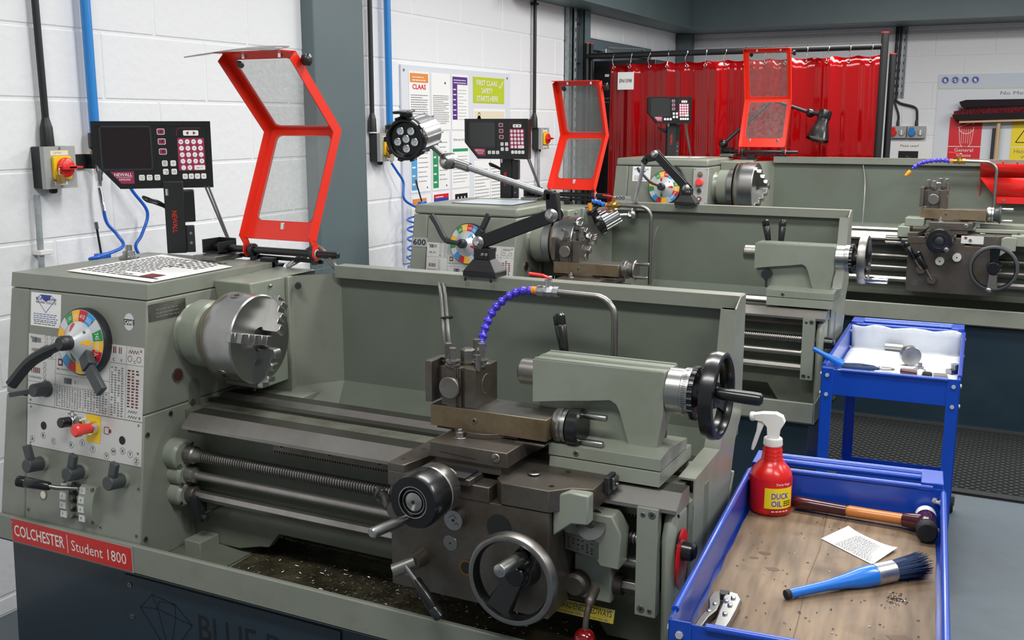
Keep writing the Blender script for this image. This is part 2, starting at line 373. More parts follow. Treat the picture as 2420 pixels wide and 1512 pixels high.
struct(MB(FLR).box((-1.3, -4, -.1), (6, WY + .2, 0)).build('floor'))
struct(MB(CEILM).box((-1.3, -4, HZ), (6, WY + .2, HZ + .1)).build('ceiling'))
# steel column on the left wall and the perimeter beams
mb = MB(COLP).box((WX - .001, 1.60, 0), (WX + .062, 1.945, HZ)); struct(mb.build('trim_1', bevel=.006))
def ibeam(mb, web, fl0, fl1, z0, z1, ax, a, b):
    if ax == 'y': mb.box((web, a, z0), (web - .012, b, z1)); mb.box((fl0, a, z0 - .016), (fl1, b, z0)); mb.box((fl0, a, z1), (fl1, b, z1 + .016))
    else: mb.box((a, web, z0), (b, web + .012, z1)); mb.box((a, fl0, z0 - .016), (b, fl1, z0)); mb.box((a, fl0, z1), (b, fl1, z1 + .016))
mb = MB(BEAMP); ibeam(mb, -.86, WX, -.855, 2.168, 2.62, 'y', 3.4, 6.01); struct(mb.build('trim_2'))
mb = MB(BEAMP); ibeam(mb, 6.015, 6.01, WY, 2.168, 2.62, 'x', -1.09, 5.5); struct(mb.build('trim_3'))
struct(MB(BEAMP).box((-1.095, 6.36, 0), (-.985, 6.49, 2.15)).build('trim_4', bevel=.004))
# steel upright beside the doorway
mb = MB(COLP); mb.box((WX, 4.375, 0), (WX + .05, 4.395, 2.15)); mb.box((WX + .044, 4.375, 0), (WX + .055, 4.465, 2.15)); mb.box((WX, 4.455, 0), (WX + .05, 4.465, 2.15)); struct(mb.build('trim_5'))
# doorway with grey-blue roller door
mb = MB(DOORP); mb.box((WX - .10, 4.47, 0), (WX - .05, 5.81, 2.0)); mb.box((WX - .05, 4.47, 1.93), (WX - .01, 5.81, 2.0)); mb.box((WX - .05, 5.76, 0), (WX - .01, 5.81, 1.93)); mb.box((WX - .05, 4.47, 0), (WX - .01, 4.52, 1.93))
struct(mb.build('door_1', bevel=.003))

# ---------------------------------------------------------------- wall services
def isolator(y, z, tagtxt, label, scale=1.0, padlock=None):
    t = thing('isolator_switch', label, 'switch', (WX, y, z), PI / 2, 'wall isolator switches', scale)
    # local: x -> +y of room, y -> -x (into the wall), so -y faces the room
    MB(BLKM).box((-.052, -.045, -.062), (.052, 0, .062)).build('back_box', t, bevel=.004)
    f = Fr((0, -.062, 0), (1, 0, 0), (0, 0, 1)); mb = MB(GREYB); mb.box((-.056, -.062, -.062), (.056, -.045, .062)); mb.use(IVORY)
    f.rect(mb, -.034, .036, .03, .05, IVORY); f.text(mb, tagtxt, -.022, .040, .006, INKG) if tagtxt else f.lines(mb, -.02, .037, .018, .047, 1, INKG, word=.008); f.rect(mb, -.026, -.052, .02, -.04, PAPER); f.lines(mb, -.022, -.05, .016, -.042, 2, INK, word=.004)
    for zz in (.056, -.056): f.cyl(mb, 0, zz, .004, .001, STEELB)
    mb.build('cover', t, bevel=.003)
    mb = MB(YEL); f2 = Fr((0, -.062, 0), (1, 0, 0), (0, 0, 1)); mb.prism(rrect(-.032, -.036, .032, .034, .008), 'y', -.073, -.062); mb.build('yellow_plate', t, bevel=.002)
    mb = MB(RED); mb.lathe((.006, -.072, 0), (0, -1, 0), [(0, .029), (.010, .029), (.012, .026)], 28); mb.prism([(.001, -.004), (.052, -.003), (.052, .003), (.001, .004)], 'y', -.098, -.082); mb.prism([(-.02, -.006), (.03, -.006), (.03, .006), (-.02, .006)], 'y', -.098, -.082)
    mb.build('rotary_handle', t, bevel=.0015)
    MB(BLKM).lathe((0, -.022, -.062), (0, 0, -1), [(0, .012), (.012, .012), (.016, .009)], 16).build('cable_gland', t)
    if padlock:
        k = thing('padlock', padlock, 'padlock', (WX + .082 * scale, y - .018 * scale, z - .012 * scale), PI / 2 + .5, 'padlocks on the isolators', scale)
        MB(BRASS).prism(rrect(-.017, -.034, .017, -.006, .003), 'y', -.007, .007).build('body', k, bevel=.001)
        MB(CHROME).tube([(-.010, 0, -.006), (-.010, 0, .006)] + [(-.010 * math.cos(a), 0, .006 + .010 * math.sin(a)) for a in (.4, .8, 1.2, 1.57, 2, 2.4, 2.8)] + [(.010, 0, .006), (.010, 0, -.006)], .0025, 8).build('shackle', k)
isolator(.352, 1.33, 'LATHE 1', 'grey wall isolator left of the large black readout, cream tag above its red handle', padlock='brass padlock on the far left isolator beside the large readout')
isolator(2.105, 1.352, '', 'grey wall isolator immediately right of the steel column, behind the round work lamp', padlock='brass padlock on the isolator just right of the steel column')
isolator(3.775, 1.368, '', 'grey wall isolator right of the noticeboard, beside the second readout')
def cable(y, z0, z1, r, lab, name='wall_cable', m=BLKM, gl=True, bow=0, conduit=None):
    t = thing(name, lab, 'cable', (WX + .022, y, z1)); H = z0 - z1
    MB(m).tube(bez([(0, bow * math.sin(PI * i / 6), H * i / 6 + (.07 if gl and i == 0 else 0)) for i in range(7)], 5), r, 10).build('sheath', t)
    if gl: MB(BLKM).lathe((0, 0, 0), (0, 0, 1), [(0, .020), (.055, .018), (.062, .016), (.09, .009), (.1, .008)], 10).build('gland_boot', t)
    for zz in (.35, .72): MB(BLKM).box((-.022, -.012, H * zz), (.014, .026, H * zz + .014)).build('clip', t, bevel=.002)
cable(.345, 3.4, 1.392, .0105, 'black cable running up the block wall from the isolator at far left', bow=-.004)
cable(2.05, 3.4, 1.42, .011, 'black cable running up the wall just right of the steel column', bow=.004)
cable(3.71, 3.4, 1.43, .010, 'black cable running up the wall above the isolator right of the noticeboard', bow=.004)
t = thing('flexible_conduit', 'grey ribbed conduit dropping from the far left isolator to behind the lathe', 'conduit', (WX + .022, .292, 1.25))
MB(GALV).tube([(0, -.001 * i, -.05 * i) for i in range(22)], [.009 + .0006 * (i % 2) for i in range(22)], 10).build('sheath', t); MB(WHT).box((-.022, -.016, -.178), (.016, .03, -.163)).build('clip', t, bevel=.002)
t = thing('flexible_conduit', 'grey ribbed conduit dropping from the isolator right of the noticeboard', 'conduit', (WX + .022, 3.77, 1.30))
MB(GALV).tube([(0, -.0005 * i, -.05 * i) for i in range(18)], .009, 10).build('sheath', t)
def airpipe(y, z1, lab, tool=True):
    t = thing('air_pipe', lab, 'pipe', (WX + .035, y, z1))
    MB(BLUP).cyl((0, 0, 0), (0, 0, 3.4 - z1), .0155).build('pipe', t)
    MB(BLK).lathe((0, 0, .02), (0, 0, -1), [(0, .021), (.006, .022), (.045, .022), (.05, .017)], 24).build('end_fitting', t)
    MB(BLKM).box((-.034, -.078, -.09), (-.026, -.012, -.045)).box((-.034, -.02, -.09), (.0, -.012, -.045)).build('bracket', t, bevel=.001)
    mb = MB(BRASSD).lathe((0, 0, -.03), (0, 0, -1), [(0, .014), (.01, .017), (.03, .017), (.034, .013), (.05, .013)], 16); mb.cyl((0, 0, -.05), (.028, .01, -.062), .011); mb.build('ball_valve', t)
    mb = MB(CHROME).lathe((.004, 0, -.075), (0, 0, -1), [(0, .013), (.01, .014), (.03, .014), (.034, .011), (.05, .011), (.056, .007), (.07, .007)], 16); mb.build('quick_coupler', t)
    return t
airpipe(.512, 1.41, 'blue compressed air pipe running down the wall beside the large readout')
airpipe(2.17, 1.43, 'blue compressed air pipe running down behind the round work lamp')
def hose(lab, pts, r=.0055, coil=None, sleeve=None):
    t = thing('air_hose', lab, 'hose', pts[0]); o = V(pts[0]); q = bez([V(p) - o for p in pts], 8)
    MB(BLUH).tube(q, r, 10).build('tube', t)
    n = max(3, len(q) // 6); mb = MB(CHROME)
    for i in range(n * 3 if sleeve else 0):
        a = q[min(int(i * n / (n * 3)), len(q) - 2)]; b = q[min(int(i * n / (n * 3)) + 1, len(q) - 1)]; f = (i * n / (n * 3)) % 1; mb.torus(a.lerp(b, f), b - a, r + .001, .0011, 14, 5)
    if sleeve: mb.build('spring_sleeve', t)
    if coil:
        c, R, n_, p = coil; MB(BLUH).tube([(c[0] - o.x + R * math.cos(a), c[1] - o.y + R * math.sin(a), c[2] - o.z - p * a / (2 * PI)) for a in [i * PI / 8 for i in range(16 * n_)]], r * .8, 8).build('coil', t)
    return t
hose('blue air hose looping down from the valve to behind the nearest headstock', [(-1.06, .51, 1.26), (-1.055, .513, 1.20), (-1.05, .52, 1.15), (-1.03, .54, 1.11), (-1.0, .53, 1.075), (-.98, .42, 1.058), (-1.0, .40, 1.05), (-.97, .44, 1.04), (-.95, .47, 1.02)], sleeve=True)
hose('blue air hose hanging in a curve beneath the large readout', [(-1.06, .60, 1.30), (-1.055, .64, 1.24), (-1.05, .69, 1.17), (-1.05, .66, 1.10), (-1.05, .63, 1.06), (-1.04, .66, 1.0)], sleeve=True)
hose('blue coiled air hose hanging below the work lamp in front of the noticeboard', [(-1.06, 2.17, 1.28), (-1.05, 2.20, 1.24), (-1.04, 2.235, 1.19), (-1.03, 2.22, 1.12), (-1.02, 2.27, 1.085), (-1.0, 2.34, 1.06)], r=.006, coil=((-1.02, 2.30, 1.04), .038, 8, .045))
def blowgun(lab, loc, tip, m):
    t = thing('blow_gun', lab, 'air gun', loc); mb = MB(BLKM).tube([(0, 0, 0), V(tip) * .6, tip], .0035, 8); mb.build('nozzle_tube', t)
    MB(STEELB).cyl(V(tip) * .9, V(tip) * 1.15, .006).build('tip', t); MB(m).box((-.012, -.02, -.03), (.012, .03, 0)).build('handle', t, bevel=.004)
blowgun('air blow gun standing behind the nearest headstock with its thin nozzle up', (-1.03, .47, 1.06), (0, -.01, .085), BLUH)
blowgun('air blow gun with blue handle hanging beside the coiled hose', (-1.02, 2.36, 1.095), (-.0, -.045, .09), BLUH)

# ---------------------------------------------------------------- noticeboard with sheets
BF = lambda y, z, o=0: Fr((WX + .012 + o, y, z), (0, 1, 0), (0, 0, 1))
t = thing('noticeboard', 'large white wall panel behind the second lathe carrying safety notices', 'noticeboard', (WX, 2.31, .80))
mb = MB(BOARD).box((.001, 0, 0), (.012, 1.11, .925)); mb.build('panel', t, bevel=.001)
mb = MB(INKG)
for a, b in ((.02, .9), (1.07, .9), (.02, .03)): mb.cyl((.012, a, b), (.015, a, b), .006)
mb.build('fixing_screw', t)
def sheet(y, z, w_, h, lab, draw, name='notice_sheet', cat='notice', m=PAPER):
    o = MB(m); f = Fr((0, 0, 0), (0, 1, 0), (0, 0, 1)); o.box((0, 0, 0), (.0015, w_, h)); f = Fr((.0015, 0, 0), (0, 1, 0), (0, 0, 1)); draw(f, o, w_, h)
    ob = o.build(name, smooth=False); ob.location = (WX + .0125, y, z); return tag(ob, lab, cat, 'notices on the white board')
def d_claas(f, o, w, h): f.rect(o, .01, h - .05, w - .01, h - .008, ORP); f.lines(o, .03, h - .042, w - .03, h - .014, 2, WHT, word=.02); f.text(o, 'CLAAS', .03, h - .082, .024, RED, wd=.12, bold=.02); f.lines(o, .015, .02, w - .015, h - .10, 14, INKG)
def d_plain(f, o, w, h): f.disc(o, w - .05, h - .045, .006, INK); f.lines(o, .015, .03, w - .015, h - .10, 16, INKG)
def d_purp(f, o, w, h): f.rect(o, .008, h - .048, w - .01, h - .01, PURP); f.lines(o, .02, h - .042, w - .02, h - .016, 2, WHT, word=.015); f.rect(o, .008, .05, .055, h - .048, PURP); f.marks(o, .014, .06, .05, h - .06, 6, 1, WHT, .9, .22, off=.001); f.lines(o, .065, .05, w - .02, h - .06, 10, INKG, hh=.12)
def d_lime(f, o, w, h):
    for i, s in enumerate(('FIRST CLAAS', 'SAFETY', 'STARTS HERE')): f.text(o, s, .035 if i != 1 else .085, h - .043 - i * .040, .027, WHT, wd=(.23, .13, .24)[i], bold=.02)
    f.line(o, [(.285, h - .04), (.30, h - .055), (.335, h - .015)], .008, WHT)
def d_photo(f, o, w, h): f.rect(o, .01, .01, w - .01, h - .01, IVORY); f.disc(o, .06, .085, .022, INKG); f.line(o, [(.05, .07), (.05, .12), (.07, .12), (.07, .07)], .004, INK); f.lines(o, .12, .05, w - .05, .095, 2, INKG)
def d_col(c, rows=6):
    def d(f, o, w, h): f.rect(o, .008, .012, .06, h - .012, c); f.marks(o, .014, .02, .056, h - .02, rows, 1, WHT, .9, .2, off=.001); f.lines(o, .07, .05, w - .02, h - .03, 9, INKG, hh=.15); f.disc(o, w - .03, .02, .005, SBLUE)
    return d
def d_green(f, o, w, h): f.text(o, 'How are you?', .02, h - .05, .018, INKG, wd=.12); f.rect(o, .012, h - .10, w - .012, h - .085, GRP); f.lines(o, .015, .03, w - .02, h - .11, 9, INKG, hh=.15)
def d_redb(f, o, w, h): f.rect(o, .012, h - .03, w - .012, h - .01, SREDP); f.lines(o, .03, h - .026, w - .03, h - .012, 1, WHT, word=.015); f.rect(o, .012, h - .045, w - .012, h - .03, SBLUE); f.lines(o, .03, .02, w - .03, h - .06, 12, INKG, hh=.2)
def d_blk(f, o, w, h): f.rect(o, .03, h - .06, w - .02, h - .02, DARKC); [f.disc(o, .06 + .035 * i, h - .04, .006, WHT, .001) for i in range(3)]; f.lines(o, .03, .02, w - .03, h - .08, 8, INKG, hh=.2)
def d_or2(f, o, w, h):
    f.rect(o, .012, h - .05, w - .04, h - .015, ORP); f.line(o, [(.05, h - .06), (.05, .03)], .002, INK); [f.rect(o, .025, .04 + i * .07, .085, .065 + i * .07, (ORP, PAPER, IVORY)[i % 3], .001) for i in range(3)]; f.lines(o, .09, .02, w - .01, h - .07, 10, INKG, hh=.2)
sheet(2.37, 1.425, .182, .272, 'notice with orange heading and red lettered logo, top left on the white board', d_claas)
sheet(2.571, 1.425, .182, .272, 'plain text notice between the orange headed and the purple banded notices', d_plain)
sheet(2.768, 1.425, .17, .272, 'notice with purple heading and purple left band', d_purp)
sheet(2.992, 1.562, .35, .133, 'lime green safety sign with white capital lettering and a tick', d_lime, 'safety_sign', 'sign', LIME)
sheet(2.992, 1.39, .36, .14, 'pale landscape card below the lime green sign', d_photo)
sheet(2.371, 1.13, .18, .28, 'notice with sky blue left band, middle row of the white board', d_col(SBL))
sheet(2.569, 1.13, .168, .285, 'notice with green left band and green corner, middle row', d_col(GRP))
sheet(2.761, 1.13, .18, .285, 'notice asking how you are, with a green bar across it', d_green)
sheet(2.371, .845, .18, .27, 'flow chart notice with orange heading, bottom left of the white board', d_or2)
sheet(2.569, .845, .168, .275, 'notice with red and blue heading bars, bottom row', d_redb)
sheet(2.761, .845, .18, .275, 'notice with a black picture strip, bottom row', d_blk)
sheet(2.992, .95, .18, .31, 'yellowed typed sheet hanging under the pale landscape card, left', lambda f, o, w, h: (f.lines(o, .01, .03, w - .01, h - .03, 14, INKG, hh=.2), f.rect(o, .04, .02, w, .035, SREDP)))
sheet(3.18, .95, .18, .31, 'typed sheet at the right end of the white board behind the readout', lambda f, o, w, h: f.lines(o, .01, .03, w - .01, h - .03, 14, INKG, hh=.2))

# ---------------------------------------------------------------- perforated cable trays and cables
def ctray(name_loc, L, wd, rz, lab):
    t = thing('cable_tray', lab, 'cable tray', name_loc, rz)   # local: width along x, sticks out along -y
    mb = MB(GALV).box((0, -.004, 0), (wd, -.002, L)); mb.box((0, -.03, 0), (.002, -.002, L)); mb.box((wd - .002, -.03, 0), (wd, -.002, L)); mb.use(INK)
    for i in range(int(L / .055)):
        for x in (wd * .22, wd * .5, wd * .8): mb.box((x - .004, -.0046, .02 + i * .055), (x + .004, -.0041, .042 + i * .055))
    mb.build('channel', t); return t
ctray((WX + .003, 4.175, .9), 2.5, .045, PI / 2, 'narrow perforated cable tray on the left wall beside the doorway')
t = thing('cable_tray', 'wide slotted cable tray with dark cables on the left wall at the doorway', 'cable tray', (WX + .004, 4.225, .9), PI / 2)
mb = MB(GALV).box((0, -.004, 0), (.145, -.002, 2.4)); mb.box((0, -.045, 0), (.03, -.04, 2.4)); mb.use(INK)
for i in range(40): mb.box((.01, -.0456, .03 + i * .06), (.022, -.0451, .052 + i * .06))
mb.build('channel', t)
for i, x in enumerate((.05, .075, .10)): MB(BLKM).cyl((x, -.018, 0), (x, -.018, 2.4), .011, seg=10).build('cable', t)
mb = MB(BLKM)
for i in range(9): mb.box((.035, -.035, .2 + i * .24), (.12, -.030, .208 + i * .24))
mb.build('cable_tie', t)
t = ctray((.545, WY - .003, 1.64), 1.2, .085, 0, 'perforated cable tray on the back wall above the socket boxes')
for x, a in ((.035, (.06, -.165)), (.06, (.19, -.165))):
    mb = MB(BLKM).tube(bez([(x - .02, -.02, 1.0), (x - .02, -.02, .5), (x - .025, -.02, .05), (x - .01, -.02, -.03), (a[0] - .02, -.02, -.07), (a[0], -.02, -.13), (a[0], -.02, -.2)], 6), .0085, 10); mb.build('cable', t)
    MB(BLKM).lathe((a[0], -.02, -.205), (0, 0, 1), [(0, .012), (.03, .011), (.05, .006)], 12).build('gland', t)
mb = MB(GALV).cyl((.075, -.02, .0), (.075, -.02, 1.0), .004); mb.build('conduit', t)
def socket(x, m, lab):
    t = thing('socket_box', lab, 'socket', (x, WY, 1.345), 0, 'switched socket boxes')
    MB(GREYB).box((0, -.05, 0), (.128, 0, .088)).build('enclosure', t, bevel=.004)
    mb = MB(m).lathe((.035, -.05, .04), (0, -1, 0), [(0, .026), (.012, .026), (.018, .022), (.03, .022)], 20); mb.box((.02, -.075, .055), (.05, -.055, .08)); mb.build('socket_cap', t, bevel=.002)
    mb = MB(GREYB).lathe((.095, -.05, .042), (0, -1, 0), [(0, .022), (.01, .022)], 20); mb.use(WHT); mb.box((.089, -.072, .022), (.101, -.06, .062)); mb.build('switch_knob', t, bevel=.002)
socket(.543, RED, 'grey switched socket with red cap on the back wall'); socket(.675, BLUP, 'grey switched socket with blue cap on the back wall')
# ---------------------------------------------------------------- back wall notices, broom
def bsheet(x, z, w_, h, lab, draw, name, cat, m=PAPER, y=WY - .0005):
    o = MB(m); o.box((0, -.002, 0), (w_, 0, h)); draw(Fr((0, -.002, 0), (1, 0, 0), (0, 0, 1)), o, w_, h)
    ob = o.build(name, smooth=False); ob.location = (x, y, z); return tag(ob, lab, cat)
def d_swarf(f, o, w, h):
    f.text(o, 'Metal swarf', .07, h - .055, .018, INKR, wd=.13); f.rect(o, .06, .02, .20, h - .085, DARKC)
    for i in range(26):
        x = random.uniform(.065, .17); z = random.uniform(.025, h - .11); f.line(o, [(x, z), (x + random.uniform(.01, .03), z + random.uniform(-.02, .02))], .0016, GREYB, .001)
bsheet(.56, 1.02, .29, .315, 'pinkish paper notice with a dark photo of metal swarf under the sockets', d_swarf, 'swarf_notice', 'notice')
t = thing('waste_board', 'white waste sorting board on the back wall with red and yellow panels', 'sign board', (.862, WY, .9))
mb = MB(BOARD).box((0, -.006, 0), (1.5, -.001, .8)); mb.use(BOARDG).box((0, -.0062, .8), (1.5, -.001, .905)); f = Fr((0, -.0065, 0), (1, 0, 0), (0, 0, 1))
f.line(mb, [(0, .80), (1.5, .80)], .003, LIME); f.text(mb, 'No Metal Swarf', .42, .755, .024, INKG, wd=.33)
for i in range(4):
    x = .047 + i * .067; f.disc(mb, x, .862, .026, SBLUE); f.ring(mb, x, .862, .022, .024, WHT, .0012); f.disc(mb, x - .002, .864, .010, BOARD, .0014, ry=.008); f.rect(mb, x - .006, .848, x + .010, .858, BOARD, .0014)
    if i == 1: f.rect(mb, x - .018, .858, x + .018, .866, BOARD, .0016); f.disc(mb, x - .008, .862, .005, SBLUE, .002); f.disc(mb, x + .008, .862, .005, SBLUE, .002)
mb.build('board', t)
mb = MB(SREDP).box((.10, -.010, .292), (.318, -.0065, .60)); f = Fr((0, -.010, 0), (1, 0, 0), (0, 0, 1)); f.rect(mb, .10, .385, .318, .39, WHT)
f.text(mb, 'General', .145, .350, .026, WHT, wd=.125); f.text(mb, 'Waste', .158, .314, .022, WHT, wd=.10)
f.line(mb, [(.165, .53), (.175, .425)], .003, WHT); f.line(mb, [(.265, .53), (.255, .425)], .003, WHT); f.ring(mb, .215, .425, .038, .041, WHT, a0=PI, a1=2 * PI); f.ring(mb, .215, .53, .048, .052, WHT, a0=PI, a1=2 * PI); f.line(mb, [(.158, .525), (.25, .56), (.26, .545)], .004, WHT); f.ring(mb, .215, .545, .045, .048, WHT, a0=0, a1=PI)
for i in range(5): f.line(mb, [(.185 + i * .015, .515), (.187 + i * .014, .41)], .0022, WHT)
mb.build('general_waste_panel', t)
mb = MB(SYEL).box((.515, -.010, .292), (.735, -.0065, .60)); f.rect(mb, .515, .385, .735, .39, WHT); f.line(mb, [(.545, .42), (.625, .56), (.705, .42), (.545, .42)], .006, INK); f.text(mb, 'Hazardous', .54, .345, .026, INKG, wd=.17); f.text(mb, 'Waste', .585, .305, .022, INKG, wd=.10)
mb.build('hazardous_waste_panel', t)
t = thing('broom', 'upturned broom with black and dark red bristles leaning on the waste board', 'broom', (1.29, WY - .05, 0))
MB(WOODP).cyl((0, -.02, .05), (0, -.02, 1.46), .0125).build('handle', t); mb = MB(WOODP).prism([(-.26, 1.455), (.36, 1.475), (.36, 1.49), (-.26, 1.47)], 'y', -.06, .01); mb.build('head', t, bevel=.003)
def bristle(m, pts, y0, y1, nm):
    mb = MB(m).prism(pts, 'y', y0, y1)
    for i in range(900):
        x = random.uniform(-.29, .38); z = 1.50 + random.random() * .04; a = random.uniform(-.3, .3) + (x - .03) * .4
        mb.tube([(x * .93, random.uniform(y0, y1), z), (x * .93 + .05 * a, random.uniform(y0 - .01, y1 + .01), z + .032)], [.0012, .0006], 4)
    mb.build(nm, t)
bristle(BRMD, [(-.26, 1.475), (.36, 1.49), (.40, 1.54), (-.31, 1.515), (-.30, 1.49)], -.065, .012, 'black_bristles')
bristle(BRMR, [(-.30, 1.515), (.40, 1.54), (.39, 1.575), (-.20, 1.55), (-.30, 1.54)], -.055, .0, 'red_bristles')
t = thing('squeegee_pole', 'dark slim pole standing just left of the broom handle', 'pole', (1.262, WY - .03, 0)); MB(DKG).cyl((-.01, 0, 0), (0, 0, 1.42), .012).build('pole', t)
mb = MB(BRMD).prism([(-.22, 1.565), (.4, 1.58), (.4, 1.625), (-.20, 1.62), (-.245, 1.605)], 'y', -.05, -.02); mb.build('brush_head', t, bevel=.005)

# ---------------------------------------------------------------- welding curtain
CY = 4.35
t = thing('curtain_stand', 'black tubular stand holding the red welding curtain behind the third lathe', 'stand')
for x, y, zt_, r in ((-1.02, CY, 1.945, .015), (.755, CY, 1.945, .021), (.79, CY + .1, 1.835, .019), (-1.005, CY + .035, 1.945, .013)):
    MB(BLKM).cyl((x, y, 0), (x, y, zt_), r, seg=16).build('post', t); MB(RED).cyl((x, y, zt_), (x, y, zt_ + .005), r * 1.02, seg=16).build('end_cap', t)
MB(BLKM).cyl((-1.02, CY, 1.868), (.755, CY, 1.874), .0175, seg=16).build('rail', t)
MB(BLKM).box((-1.06, CY - .25, 0), (-.98, CY + .3, .03)).build('foot', t, bevel=.003); MB(BLKM).box((.72, CY - .2, 0), (.83, CY + .3, .03)).build('foot', t, bevel=.003)
cur = thing('welding_curtain', 'glossy translucent red welding curtain hanging in folds from rings', 'curtain')
def cx(u): return -.86 + u * 1.60
def cyv(u, z):
    ph = 2 * PI * u * 8.3; a = .6 + .4 * math.sin(u * 17 + 1)
    return CY + (.022 + .006 * (1.8 - z)) * a * math.sin(ph * .8 + .9 * math.sin(u * 9) + .15 * z) + .008 * math.sin(ph * 1.7 + z * 1.3 + u * 5) * (.5 + .5 * math.sin(u * 31)) + .0015 * math.sin(ph * 4.3 + z * 3 + 2 * math.sin(u * 23))
mb = MB(CURT); NU, NZ = 340, 30; z0c, z1c = .10, 1.83
for j in range(NZ + 1):
    for i in range(NU + 1):
        u = i / NU; z = z0c + (z1c - z0c) * j / NZ; sag = -.010 * abs(math.sin(PI * u * 13)) * (j / NZ) ** 6 - .03 * (1 - u) * (j / NZ) * .4
        mb.v.append(V((cx(u) - .02 * (1 - j / NZ) * (u < .1), cyv(u, z), z + sag)))
for j in range(NZ):
    for i in range(NU): a = j * (NU + 1) + i; mb.f.append((a, a + 1, a + NU + 2, a + NU + 1)); mb.mi.append(0)
ob = mb.build('sheet', cur, solid=.0016)
u0 = .045; y_ = min(cyv(u0 + k * .01, 1.68) for k in range(10)) - .006; mb = MB(PAPER); mb.box((-.80, y_, 1.66), (-.695, y_ + .0015, 1.765)); Fr((-.80, y_, 1.66), (1, 0, 0), (0, 0, 1)).text(mb, 'EN1598', .012, .042, .022, INK, wd=.08, bold=.01); mb.build('label_patch', cur)
for i in range(14):
    u = (i + .15) / 13.6; x = cx(u); mb = MB(CHROME); a = .5 * math.sin(i * 2.7)
    mb.tube(bez([(x, cyv(u, 1.79) - .006, 1.800), (x + .012 * a, CY - .012, 1.835), (x + .01, CY - .019, 1.868), (x + .004, CY, 1.892), (x - .004, CY + .017, 1.87), (x, CY + .01, 1.85)], 5), .0022, 6); mb.torus((x, cyv(u, 1.795) - .004, 1.797), (0, 1, 0), .008, .0025, 14, 6); mb.build('hook', cur)
# dark control cabinet behind the curtain's left edge, and the door closer
t = thing('control_cabinet', 'dark cabinet with small white lettering seen left of the red curtain', 'cabinet', (-1.06, 4.56, 0))
mb = MB(DARKC).box((0, 0, 0), (.42, .35, 1.85)); f = Fr((0, 0, 0), (1, 0, 0), (0, 0, 1)); f.lines(mb, .08, 1.75, .14, 1.77, 1, WHT, word=.03, hh=.8); f.lines(mb, .19, 1.745, .25, 1.76, 1, WHT, word=.03, hh=.8); f.line(mb, [(0, 1.67), (.4, 1.67)], .002, INKG); f.marks(mb, .02, 1.58, .38, 1.60, 1, 22, INKG); f.lines(mb, .02, 1.61, .3, 1.63, 1, INKG, word=.02)
f.rect(mb, .02, .3, .3, 1.0, SCRG); mb.build('body', t, bevel=.004)
t = thing('door_closer', 'silver door closer arm on the grey-blue door above the curtain rail', 'door closer', (WX - .05, 4.85, 1.90)); mb = MB(ALU).box((.0, 0, 0), (.06, .22, .05)); mb.build('body', t, bevel=.004); MB(ALU).bar((.06, .02, .055), (.20, .36, .06), .018, .006, (0, 0, 1)).build('arm', t); MB(BLKM).bar((.20, .36, .05), (.03, .62, .03), .018, .006, (0, 0, 1)).build('link', t)
# ---------------------------------------------------------------- the lathes (local frame: spindle along +x, operator at -y, floor z=0)
def fz(z): return -.139 - (1.103 - z) * .122          # headstock front face leans
def HF(x, z): return Fr((x, fz(z), z), (1, 0, 0), (0, .1211, .9926))
def screw(mb, f, x, y, r=.004, h=.002): f.cyl(mb, x, y, r, h, STEELB, seg=12); f.disc(mb, x, y, r * .45, INK, h + .0003, 6)
def lever_blade(mb, pts, w0, w1, th): # tapered bar through points
    pts = [V(p) for p in pts]; n = len(pts)
    for i in range(n - 1):
        a, b = pts[i], pts[i + 1]; wa = w0 + (w1 - w0) * i / (n - 1); mb.bar(a, b, wa, th)
def grip(mb, p0, p1, r0, r1, m=BLK):
    p0, p1 = V(p0), V(p1); L_ = (p1 - p0).length; mb.use(m); mb.lathe(p0, p1 - p0, [(0, r0 * .8), (L_ * .04, r0), (L_ * .7, r1), (L_ * .72, r1 * .93), (L_ * .74, r1), (L_ * .95, r1), (L_, r1 * .7)], 18)
